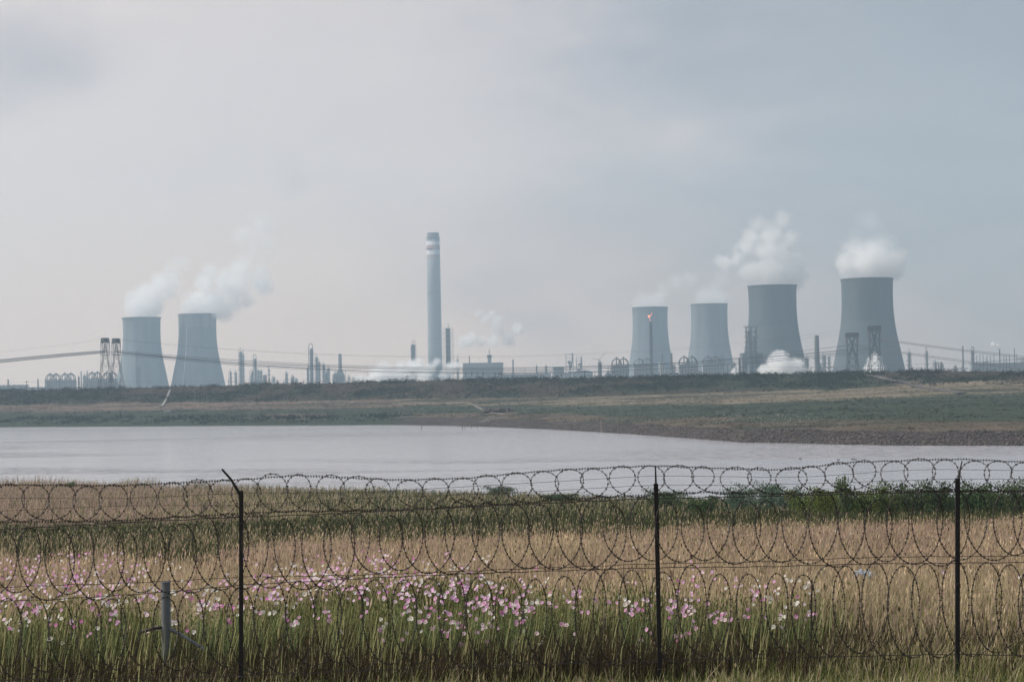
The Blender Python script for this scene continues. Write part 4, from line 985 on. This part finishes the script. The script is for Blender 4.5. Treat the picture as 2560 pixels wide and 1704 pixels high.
for i, (x, d, z, kd, reg) in enumerate(extra):
    e = Matrix.Rotation(random.uniform(0, 6.28), 4, 'Z') @ Matrix.Rotation(0, 4, 'X')
    tilt = Vector((random.gauss(-.25, .45), random.gauss(-1.0, .4), random.uniform(.2, .9))).normalized()
    R_ = tilt.to_track_quat('Z', 'Y').to_matrix().to_4x4(); sc = random.uniform(.7, 1.15)
    if i < 300:
        r = bpy.data.objects.new('cosmos_flower', None); COL.objects.link(r); r.location = (x, d, z); r.empty_display_size = .05
        tag(r, '%s daisy-like flower on a thin stem in %s' % (kinds[kd], reg), 'flower', 'wild %s flowers of %s' % (kinds[kd], reg))
        for src in proto[kd]:
            o = src.copy(); COL.objects.link(o); o.parent = r; o.matrix_local = R_ @ Matrix.Scale(sc, 4)
        o = random.choice(stems).copy(); COL.objects.link(o); o.parent = r; o.rotation_euler = (0, 0, random.uniform(0, 6.28)); o.scale = (1, 1, min(1.15, max(.3, (z - zts(x, d)) / 1.1)))
rest = extra[300:]
g = [MB() for _ in range(4)]
for (x, d, z, kd, reg) in rest:
    tilt = Vector((random.gauss(-.25, .45), random.gauss(-1.0, .4), random.uniform(.2, .9))).normalized()
    Mx = Matrix.Translation((x, d, z)) @ tilt.to_track_quat('Z', 'Y').to_matrix().to_4x4() @ Matrix.Scale(random.uniform(.65, 1.05), 4)
    pm = proto[kd][0].data
    g[kd].add([tuple(Mx @ v.co) for v in pm.vertices], [tuple(p.vertices) for p in pm.polygons])
for kd in range(4):
    if g[kd].v: tag(g[kd].build('farther_blossoms', PM[kd]), 'farther %s blossoms scattered through the back of the flower patches' % kinds[kd], 'blossoms', None, 'stuff')

# ------------------------------------------------------------------ razor wire fence
FD = 25.0
M_rz = mat('rusty_wire', color=(0.035, 0.028, 0.025), rough=0.6, metal=.3, scale=8)
M_ps = mat('post_steel', color=(0.011, 0.010, 0.010), rough=0.85, scale=6)
fence = thing('razor_wire_fence', 'long security fence of dark steel posts strung with three rows of coiled razor wire', 'fence', (0, FD, zts(0, FD)))
inv = Vector((0, -FD, -zts(0, FD)))
def L(p): return Vector(p) + inv
for (ub, ut, yt, arm) in [(601.5, 603, 1226, (555, 1172, .0)), (1652, 1640, 1208, (1638.5, 1164, -.25)), (2394, 2395, 1195, (2405, 1152, .25))]:
    a = L(place(ub, 1760, FD)); c = L(place(ut, yt, FD)); g = MB(); gd = zts(a.x, FD) + inv.z
    a.z = min(a.z, gd - .3)
    # angle-iron post: two flanges
    w = .027
    for (x0, x1, ya, yb) in ((-w, w, 0, .006), (-w, -w + .006, .006, .05)):
        vs = []
        for q in (a, c):
            for (xx, yy) in ((x0, ya), (x1, ya), (x1, yb), (x0, yb)): vs.append((q.x + xx, q.y + yy, q.z))
        g.add(vs, [(3, 2, 1, 0), (4, 5, 6, 7), (0, 1, 5, 4), (1, 2, 6, 5), (2, 3, 7, 6), (3, 0, 4, 7)])
    po = g.build('post', M_ps, fence)
    e = L(place(arm[0], arm[1], FD + arm[2])); g = MB(); g.tube([c + Vector((0, .01, -.08)), c + (e - c) * .5, e], [.014, .011, .008] if arm[0] != 555 else [.02, .017, .014], 5); g.build('outrigger', M_ps, po)
    g = MB()
    for yy in (1300, 1450, 1640):
        g = MB(); q = c + (a - c) * ((yy - yt) / (1760 - yt)); g.tube([q + Vector((-.035, -.01, 0)), q + Vector((0, -.025, .01)), q + Vector((.035, -.01, 0))], .006, 4); g.build('wire_tie', M_rz, po)
coils = [([0, 300, 602, 740, 1000, 1160, 1400, 1640, 1760, 1950, 2130, 2394, 2560], [1258, 1258, 1240, 1231, 1235, 1230, 1212, 1200, 1199, 1203, 1190, 1186, 1192], [46, 45, 46, 48, 38, 35, 38, 39, 34, 33, 38, 39, 37], 67, .18),
 ([-200, 0, 602, 1160, 1640, 2130, 2394, 2760], [1420, 1405, 1388, 1345, 1330, 1318, 1315, 1310], [85, 84, 92, 80, 80, 86, 85, 86], 64, .26),
 ([-200, 0, 602, 1160, 1640, 2130, 2394, 2760], [1605, 1597, 1570, 1550, 1536, 1528, 1520, 1518], [95, 95, 102, 112, 113, 110, 112, 112], 66, .26)]
for ci, (cu, cy, cr, pitch, dep) in enumerate(coils):
    rr = random.Random(40 + ci); path = []; turns = int(2960 / pitch); k0 = -200
    jit = [(rr.gauss(0, .10 + .04 * (ci > 0)), rr.gauss(0, .05 + .03 * (ci > 0)), rr.gauss(0, 4 + 8 * (ci > 0)), rr.gauss(0, .45)) for _ in range(turns + 2)]
    if ci == 0: jit[int((1995 + 200) / pitch)] = (.35, -.02, 0, 0)
    for k in range(turns):
        for s_ in range(40):
            f_ = s_ / 40; ff = f_ * f_ * (3 - 2 * f_); J = [a_ * (1 - ff) + b_ * ff for a_, b_ in zip(jit[k], jit[k + 1])]
            t_ = 2 * math.pi * f_; uc = k0 + (k + f_) * pitch + J[0] * pitch
            y = np.interp(uc, cu, cy) + J[2] * .5; R = np.interp(uc, cu, cr) * (1 + J[1]); A_ = pitch * .75 * (1 + J[1])
            path.append(L(place(uc + A_ * math.cos(t_), y - R * math.sin(t_), FD + .06 + dep * math.cos(t_ + J[3]) * .6 + .04 * math.sin(3 * t_))))
    g = MB(); g.tube(path, .0050 if ci == 0 else .0060, 4)
    # barbs every few centimetres
    acc_ = 0
    for a_, b_ in zip(path[:-1], path[1:]):
        seg = (b_ - a_); acc_ += seg.length
        if acc_ > .042 + .02 * abs(math.sin(a_.x * 37)):
            acc_ = 0; tdir = seg.normalized(); ref = Vector((0, 1, 0)); e1 = tdir.cross(ref); e1 = (e1 if e1.length > .1 else Vector((1, 0, 0))).normalized(); mz = (a_ + b_) / 2; e2 = tdir.cross(e1)
            hl = .010; hw = .0135
            g.add([mz - tdir * hl + e1 * hw, mz + tdir * hl + e1 * hw, mz + tdir * .004 + e2 * .004, mz + tdir * hl - e1 * hw, mz - tdir * hl - e1 * hw, mz - tdir * .004 - e2 * .004], [(0, 1, 2, 5), (2, 3, 4, 5), (5, 2, 1, 0), (5, 4, 3, 2)][:2])
    g.build('razor_coil', M_rz, fence)
strands = [([-200, 0, 300, 602, 900, 1270, 1640, 1760, 2000, 2300, 2760], [1246, 1244, 1246, 1232, 1231, 1210, 1188, 1190, 1193, 1172, 1178], .0028),
 ([-200, 0, 300, 602, 900, 1270, 1640, 1900, 2394, 2760], [1280, 1277, 1263, 1263, 1245, 1232, 1211, 1212, 1196, 1200], .0028),
 ([-200, 0, 400, 602, 900, 1200, 1640, 1760, 2394, 2760], [1330, 1323, 1301, 1292, 1281, 1265, 1245, 1243, 1228, 1226], .0062),
 ([-200, 0, 430, 602, 900, 1200, 1640, 1900, 2200, 2760], [1472, 1467, 1452, 1441, 1437, 1425, 1408, 1404, 1391, 1388], .0045),
 ([-200, 100, 430, 602, 900, 1200, 1640, 1900, 2200, 2760], [1500, 1500, 1478, 1461, 1445, 1432, 1418, 1416, 1408, 1404], .0055),
 ([-200, 250, 602, 900, 1200, 1640, 2394, 2760], [1702, 1695, 1688, 1676, 1664, 1650, 1634, 1642], .0062)]
for (su, sy_, r) in strands:
    g = MB(); xs = np.linspace(-200, 2760, 220); ys = np.interp(xs, su, sy_); ys = np.convolve(np.pad(ys, 5, 'edge'), np.ones(11) / 11, 'valid') + np.sin(xs / 17.0) * .8 * (r > .003)
    g.tube([L(place(a, b, FD + .02)) for a, b in zip(xs, ys)], r, 4); g.build('strand_wire', M_rz, fence)
cu, cy, cr = coils[0][0], coils[0][1], coils[0][2]
for sgn, off in ((-1, 1), (1, 2)):      # barbed strands tied along the top and foot of the upper coil
    g = MB(); xs = np.linspace(-200, 2760, 420); ys = np.interp(xs, cu, cy) + sgn * (np.interp(xs, cu, cr) + off - 5 * np.abs(np.sin(xs / 67 * math.pi)) + 2.5 * np.sin(xs / 190 + off)); ys = np.convolve(np.pad(ys, 3, 'edge'), np.ones(7) / 7, 'valid')
    P = [L(place(a, b, FD + .03 + .05 * math.sin(a / 90 + off))) for a, b in zip(xs, ys)]; g.tube(P, .0030, 4)
    for i in range(len(P) - 1):
        for f_ in (.35,):
            mz = P[i] + (P[i + 1] - P[i]) * f_; hw = random.uniform(.010, .015); g.add([mz + Vector((-.009, 0, hw)), mz + Vector((.009, 0, hw)), mz + Vector((.004, .004, 0)), mz + Vector((.009, 0, -hw)), mz + Vector((-.009, 0, -hw)), mz + Vector((-.004, -.004, 0))], [(0, 1, 2, 5), (2, 3, 4, 5)])
    g.build('barbed_strand', M_rz, fence)

# low wire fence behind it with a galvanized post
M_gal = mat('galvanized', color=(0.15, 0.17, 0.19), rough=0.55, metal=.35, scale=9, vary=.4)
GD = 26.6; p = place(414, 1453, GD); gz = zts(p.x, GD)
lf = thing('low_wire_fence', 'low wire fence with a braced galvanized pipe post and a thin iron dropper', 'fence', (p.x, GD, gz)); iv = Vector((-p.x, -GD, -gz)); H = p.z - gz
po = MB().lathe([(.062, -.2), (.062, H - .012), (.066, H - .012), (.066, H), (.03, H + .008)], 20).build('post', M_gal, lf, smooth=False)
for (uu, yy) in ((350, 1580), (510, 1622)):
    e = place(uu, yy, GD - .1) + iv; s_ = place(414, 1565, GD) + iv; MB().tube([s_, (s_ + e) / 2 + Vector((0, 0, .012)), e], .024, 8).build('brace', M_gal if uu > 414 else M_rz, lf)
for (yy, r) in ((1500, .0013), (1555, .0013), (1612, .0013)):
    xs = np.linspace(-200, 2760, 50); MB().tube([place(a, yy + (1280 - a) * .0175 * 1.0 + 3 * math.sin(a / 260), GD + (a > 414) * .05) + iv for a in xs], r, 3).build('wire', M_rz, lf)
a = place(2030, 1447, GD) + iv; e = place(2028, 1600, GD) + iv; MB().bar(a, e, .009, 5).build('dropper', M_rz, lf)

# blue litter
d = 47; p = place(2168, 1490, d); z = zts(p.x, d)
bm = bmesh.new(); bmesh.ops.create_icosphere(bm, subdivisions=4, radius=1)
for v_ in bm.verts:
    c = v_.co; q = fbm(np.array([c.x * 2.3 + 5]), np.array([c.y * 2 + c.z * 2.7 + 9]), 3)[0]; s_ = .55 + q * .9 + .18 * math.sin(c.x * 9 + c.z * 7); v_.co = Vector((c.x * .24 * s_, c.y * .15 * s_, c.z * .10 * s_ + (0.04 if c.x < -.4 else 0)))
me = bpy.data.meshes.new('plastic_bag'); bm.to_mesh(me); bm.free(); me.materials.append(mat('blue_plastic', color=(.26, .37, .52), rough=.35, scale=12, vary=.4))
o = bpy.data.objects.new('plastic_bag', me); COL.objects.link(o); o.location = (p.x, d, max(p.z - .06, z + .45)); tag(o, 'crumpled pale blue plastic bag caught in the dry grass', 'plastic bag')

# ducks
M_dk = mat('dark_feathers', color=(.03, .028, .026), rough=.8, scale=20)
for k, (u, y, lab) in enumerate([(2000, 1147, 'lone dark duck floating left of the others on the lake'), (2096, 1149, 'dark duck swimming alone between the lone duck and the pair'), (2131, 1148, 'left duck of the close pair on the lake'), (2139, 1149, 'right duck of the close pair on the lake')]):
    d = EYE / ((y - y0(u)) / F); p = place(u, y, d); bm = bmesh.new()
    bmesh.ops.create_uvsphere(bm, u_segments=16, v_segments=10, radius=1)
    for v_ in bm.verts:
        c = v_.co.copy(); v_.co = Vector((c.x * .26, c.y * .13, c.z * .10 + .05 + (.06 * max(0, -c.x - .5)) ))
    g = MB(); g.v = [tuple(v_.co) for v_ in bm.verts]; g.f = [tuple(v_.index for v_ in f_.verts) for f_ in bm.faces]; bm.free()
    g.tube([(.17, 0, .08), (.22, 0, .17), (.24, 0, .24)], [.06, .035, .04], 8); g.ball((.25, 0, .26), .052, 10, 7); g.tube([(.29, 0, .255), (.36, 0, .24)], [.02, .012], 6)
    o = g.build('duck', M_dk, None, (p.x, d, -.01), True); o.rotation_euler = (0, 0, random.uniform(-.5, .5) + (math.pi if k % 2 else 0)); tag(o, lab, 'duck', 'ducks on the lake')

# far-shore details
M_pc2 = mat('grey_concrete', color=(.20, .19, .175), rough=.9, scale=1, vary=.3)
M_pc = mat('pale_concrete', color=(.42, .40, .36), rough=.9, scale=1, vary=.3)
x, d = hit(416, 1030, 800); z = zts(x, d); t = thing('concrete_block', 'small pale concrete box at the foot of the embankment steps', 'concrete box', (x, d, z))
MB().box(-1.6, 1.6, -1, 1, -.3, 1.1).build('body', M_pc, t); MB().box(-1.7, 1.7, -1.1, 1.1, 1.1, 1.3).build('lid', M_pc, t)
def strip(name, label, cat, pts, w, m_, lift=.25, h=.3):
    g = MB(); W = []
    for a, b in zip(pts[:-1], pts[1:]):
        for k in range(8): W.append((a[0] + (b[0] - a[0]) * k / 8, a[1] + (b[1] - a[1]) * k / 8))
    W.append(pts[-1]); P = []
    for (u, y) in W:
        x, d = hit(u, y, 380, 1010); P.append(Vector((x, d, zts(x, d) + lift)))
    for q in range(2): P = [P[0]] + [(P[i - 1] + P[i] + P[i + 1]) / 3 for i in range(1, len(P) - 1)] + [P[-1]]
    vs = []; fs = []
    for i, p in enumerate(P):
        tt = (P[min(i + 1, len(P) - 1)] - P[max(i - 1, 0)]); nrm = Vector((tt.y, -tt.x, 0)).normalized() * w / 2
        for (s_, hh) in ((-1, -h), (-1, h), (1, h), (1, -h)): vs.append(p + nrm * s_ + Vector((0, 0, hh)))
    for i in range(len(P) - 1):
        for k in range(4): fs.append((i * 4 + k, i * 4 + (k + 1) % 4, i * 4 + 4 + (k + 1) % 4, i * 4 + 4 + k))
    fs += [(3, 2, 1, 0), tuple(len(P) * 4 - 4 + k for k in range(4))]
    return tag(g.add(vs, fs).build(name, m_), label, cat)
strip('concrete_steps', 'narrow pale concrete steps climbing the embankment at left', 'steps', [(402, 1018), (412, 1004), (418, 992), (423, 977)], 1.0, M_pc2, .35, .25)
o = strip('path', 'pale dirt track across the gap in the green bank', 'path', [(1165, 1008), (1195, 1020), (1225, 1032), (1260, 1036)], 1.6, mat('dirt_track', color=(.11, .095, .08), scale=.5), .12, .15); o['kind'] = 'structure'
strip('drain_wall', 'long low concrete edge of the ramp descending to the right of the pylons', 'concrete edge', [(2160, 938), (2200, 946), (2240, 957)], .6, M_pc2, .4, .25)
o = strip('road', 'dark ramp road cut diagonally down the embankment at right', 'road', [(2180, 938), (2240, 952), (2310, 970), (2400, 984)], 3.5, mat('ramp_dirt', color=(.06, .052, .048), scale=.4), .25, .2); o['kind'] = 'structure'
x, d = hit(1242, 1030, 500); z = zts(x, d); g = MB()
for k in range(60): g.ball((random.gauss(0, 2.4), random.gauss(0, 1), abs(random.gauss(.5, .5))), random.uniform(.4, .9), 6, 4)
tag(g.build('rubble_heap', mat('heap_rock', color=(.075, .06, .055), scale=1), None, (x, d, z)), 'dark heap of rubble beside the dirt track gap', 'rubble heap')
x, d = hit(1218, 1038, 500); tag(MB().box(-2, 2, -.6, .6, -.2, .4).build('concrete_slab', M_pc2, None, (x - 1, d, zts(x, d))), 'small pale slab lying at the end of the rock bank', 'concrete slab')
for u, yt, yb, lab in [(1054, 1057, 1072, 'lone stake standing in the water off the far bank'), (1156, 1057, 1071, 'first stake from the left of the four by the far bank'), (1162, 1058, 1069, 'second stake from the left of the four by the far bank'), (1178, 1058, 1069, 'third stake from the left of the four by the far bank'), (1194, 1056, 1068, 'rightmost stake of the four by the far bank')]:
    d = EYE / ((yb - y0(u)) / F); p = place(u, yb, d); H = (yb - yt) / F * d
    g = MB().tube([(0, 0, -1.2), (.02, 0, H * .5), (.05 * random.uniform(-1, 1), 0, H)], [.12, .11, .09], 7); g.tube([(0, 0, H * .7), (.3, 0, H * .8)], .04, 5)
    tag(g.build('wooden_stake', M_wood, None, (p.x, d, 0)), lab, 'stake')
x, d = hit(1225, 1056, 500); g = MB()
for k in range(9): g.tube([(random.uniform(-5, 0), random.uniform(-1, 1), .2), (random.uniform(-1, 6), random.uniform(-1, 1), random.uniform(1, 2.6))], .09, 4)
tag(g.build('dead_branches', mat('bleached_wood', color=(.25, .22, .2), scale=3), None, (x, d, zts(x, d))), 'pale dead branches lying on the far rock bank', 'dead branches')
#VEGEND
# ------------------------------------------------------------------ steam
def steam_mat(blobs, dens, scale, thr, seed, soft, fade=None):
    m = bpy.data.materials.new('steam'); m.use_nodes = True; t = NT(m.node_tree); m.node_tree.nodes.clear()
    co = t.n('ShaderNodeTexCoord').outputs['Object']
    q = t.vm('ADD', co, (seed * 31.7, seed * 17.3, seed * 5.1))
    nv = t.vm('SCALE', t.vm('SUBTRACT', t.noise(q, 1.0 / (scale * 1.3), 2, 0.5, 0, 1), (0.5, 0.5, 0.5))); nv.node.inputs['Scale'].default_value = scale * 0.8
    p = t.vm('ADD', co, nv)
    fld = None
    for (c, r, a) in blobs:
        l = t.vm('LENGTH', t.vm('SUBTRACT', p, tuple(c)), out=1)
        v = t.math('SUBTRACT', 1.0, t.math('DIVIDE', l, r)) if False else t.math('MULTIPLY_ADD', l, -1.0 / r, 1.0)
        v = t.math('MULTIPLY', v, a)
        fld = v if fld is None else t.math('SMOOTH_MAX', fld, v, 0.12)
    nz = t.noise(q, 1.0 / (scale * 0.5), 8, 0.66)
    e = t.math('SUBTRACT', t.math('SUBTRACT', fld, 0.13), t.math('MULTIPLY', t.mr(nz, 0.32, 0.68, 0, 1, False), thr))
    e = t.mr(e, -0.02, soft, 0.0, dens * 4)
    if fade:
        zz = t.n('ShaderNodeSeparateXYZ', {0: p}).outputs[2]; e = t.math('MULTIPLY', e, t.mr(zz, fade[0], fade[1], 1.0, fade[2]))
    v = t.n('ShaderNodeVolumePrincipled', {'Color': (0.998, 0.998, 0.998, 1), 'Density': e, 'Anisotropy': 0.35})
    t.n('ShaderNodeOutputMaterial', {'Volume': v.outputs[0]})
    return m
def plume(label, d, blobs, dens=0.05, thr=0.36, soft=0.3, fade=None):
    if d > 2450: soft = 0.5
    """blobs = (u, y, radius px, strength)"""
    pts = []
    for i, bl in enumerate(blobs):
        u, y, r = bl[:3]; a = bl[3] if len(bl) > 3 else 1.0
        p = place(u, y, d + random.uniform(-.3, .3) * r / F * d); pts.append((p, r * 1.42 / F * d, a))
    org = pts[0][0].copy()
    me = bpy.data.meshes.new('steam_plume'); bm = bmesh.new(); rmax = max(r for _, r, _ in pts)
    for p, r, a in pts:
        bmesh.ops.create_icosphere(bm, subdivisions=3, radius=r * 1.1, matrix=Matrix.Translation(p - org))
    bm.to_mesh(me); bm.free()
    o = bpy.data.objects.new('steam_plume', me); COL.objects.link(o); o.location = org
    tag(o, label, 'steam plume')
    rm = o.modifiers.new('remesh', 'REMESH'); rm.mode = 'VOXEL'; rm.voxel_size = rmax / 9
    rs = np.mean([r for _, r, _ in pts])
    me.materials.append(steam_mat([(p - org, r, a) for p, r, a in pts], dens, rs, thr, random.uniform(0, 9), soft, None if not fade else ((place(blobs[0][0], fade[0], d) - org).z, (place(blobs[0][0], fade[1], d) - org).z, fade[2])))
    return o
plume('pale steam drifting off the first cooling tower behind the twin pylons', 3370, [(350, 762, 40), (372, 735, 36), (402, 706, 32), (432, 682, 30, .8), (330, 745, 24, .8), (385, 765, 28, 1), (450, 655, 30, .8), (340, 770, 34, 1.1), (362, 772, 40, 1.1), (415, 735, 30, .8), (430, 705, 32, .8)], .019, .27, .5, (740, 680, .45))
plume('broad steam plume blowing right from the cooling tower with a light band', 3400, [(495, 757, 42), (540, 755, 42), (582, 752, 36), (510, 712, 36), (522, 680, 28), (602, 712, 46, .8), (645, 680, 46, .7), (662, 635, 42, .6), (648, 590, 40, .8), (636, 548, 34, .7), (560, 700, 36, .9), (480, 770, 34, 1.2), (515, 766, 40, 1.2), (552, 770, 36, 1.1), (575, 715, 42, 1), (620, 745, 34, .8), (600, 670, 42, .9), (625, 625, 40, .8), (660, 560, 34, .9), (655, 700, 40, .9), (668, 600, 36, .9), (610, 590, 36, .9)], .016, .32, .5, (730, 620, .34))
plume('faint wisp over the smallest cooling tower behind the flame', 3650, [(1612, 745, 36, .8), (1655, 728, 34, .8), (1692, 705, 32, .9), (1640, 750, 36, 1), (1605, 758, 30, 1), (1720, 695, 30, .9)], .008, .34, .5, (750, 700, .5))
plume('faint cone of steam over the pale cooling tower beside the large dark one', 3510, [(1775, 738, 36, .9), (1790, 712, 28, .8), (1800, 690, 28, .9), (1760, 745, 34, 1), (1795, 745, 30, 1)], .008, .32, .5, (745, 700, .5))
plume('tallest billowing white steam plume over the large dark cooling tower', 2670, [(1930, 676, 62, 1.1), (1985, 685, 46, 1.1), (1878, 684, 46, 1.0), (1845, 645, 34, .9), (1838, 615, 24, .8), (1930, 625, 52, 1.0), (1968, 640, 42), (1925, 588, 42, 1.1), (1952, 553, 32, 1.1), (1892, 562, 30, 1.0), (1862, 612, 36, .9), (1990, 655, 36), (1820, 660, 34, 1), (1875, 590, 34, 1), (1975, 600, 34, 1), (1905, 630, 40)], 0.022, .5, .5, (640, 560, .45))
plume('dense white steam cap over the largest cooling tower', 2500, [(2165, 662, 62, 1.1), (2212, 662, 52, 1.1), (2122, 664, 46, 1.0), (2180, 628, 46), (2150, 590, 50, .72), (2195, 575, 46, .68), (2235, 640, 36, .9), (2140, 620, 46, 1), (2205, 610, 50, 1), (2170, 560, 40, 1), (2120, 640, 40, 1)], .024, .44, .5, (645, 590, .16))
plume('large white steam cloud at ground level in front of the large dark cooling tower', 1900, [(1945, 917, 36, 1.2), (1978, 926, 36, 1.2), (1955, 888, 22), (1918, 930, 28, 1.1), (2005, 932, 26, 1.0), (1935, 898, 22, 1), (1960, 905, 28, 1.1), (1990, 912, 24)], .06, .62)
plume('small white steam burst behind the taller right pylon', 1900, [(2188, 905, 20, 1.2), (2192, 926, 26, 1.2), (2172, 928, 20), (2180, 893, 14)], .07, .6)
plume('wide bank of white steam at the foot of the banded chimney, left side', 2600, [(962, 938, 38, 1.1), (1000, 928, 34), (1040, 922, 34), (925, 948, 24), (1015, 945, 30), (945, 945, 34, 1.2), (985, 945, 34, 1.2), (900, 955, 22, 1)], .045, .45)
plume('middle steam burst at the foot of the banded chimney', 2500, [(1062, 938, 24, 1.2), (1078, 922, 20, 1.1), (1090, 905, 17, 1)], .05, .55)
plume('right hand steam burst below the platform tower', 2500, [(1112, 938, 20, 1.2), (1126, 922, 20, 1.2), (1142, 912, 18, 1)], .06, .55)
plume('twisting white plume rising over the mast of the stair tower', 2880, [(1157, 857, 17, 1.1), (1178, 846, 20, 1.1), (1203, 852, 18), (1232, 852, 20), (1244, 828, 19, 1.1), (1243, 800, 17, 1.1), (1230, 782, 14), (1196, 781, 15, .8), (1270, 848, 28, .9), (1292, 825, 24, .9), (1215, 795, 16, 1), (1243, 815, 20, 1.1), (1170, 853, 22, 1.2)], .032, .40, .4)
plume('tiny white puff beside the thin stack at the far right', 2150, [(2482, 860, 6, 1.2), (2492, 864, 6, 1.2), (2499, 868, 4, 1.2)], .15)
plume('small steam puff at the foot of the plain straight stack', 2000, [(1838, 930, 12, 1.1), (1842, 918, 8)], .08)

# ------------------------------------------------------------------ haze
hz = bpy.data.materials.new('haze'); hz.use_nodes = True; t = NT(hz.node_tree); hz.node_tree.nodes.clear()
v = t.n('ShaderNodeVolumePrincipled', {'Color': (0.61, 0.815, 1.0, 1), 'Density': 0.000175, 'Anisotropy': 0.2})
t.n('ShaderNodeOutputMaterial', {'Volume': v.outputs[0]})
hb = MB().box(-3600, 3600, -150, 4150, -3.0, 460).build('haze', hz); tag(hb, 'thin blue-grey haze filling the air over the lake and plant', None, None, 'stuff')
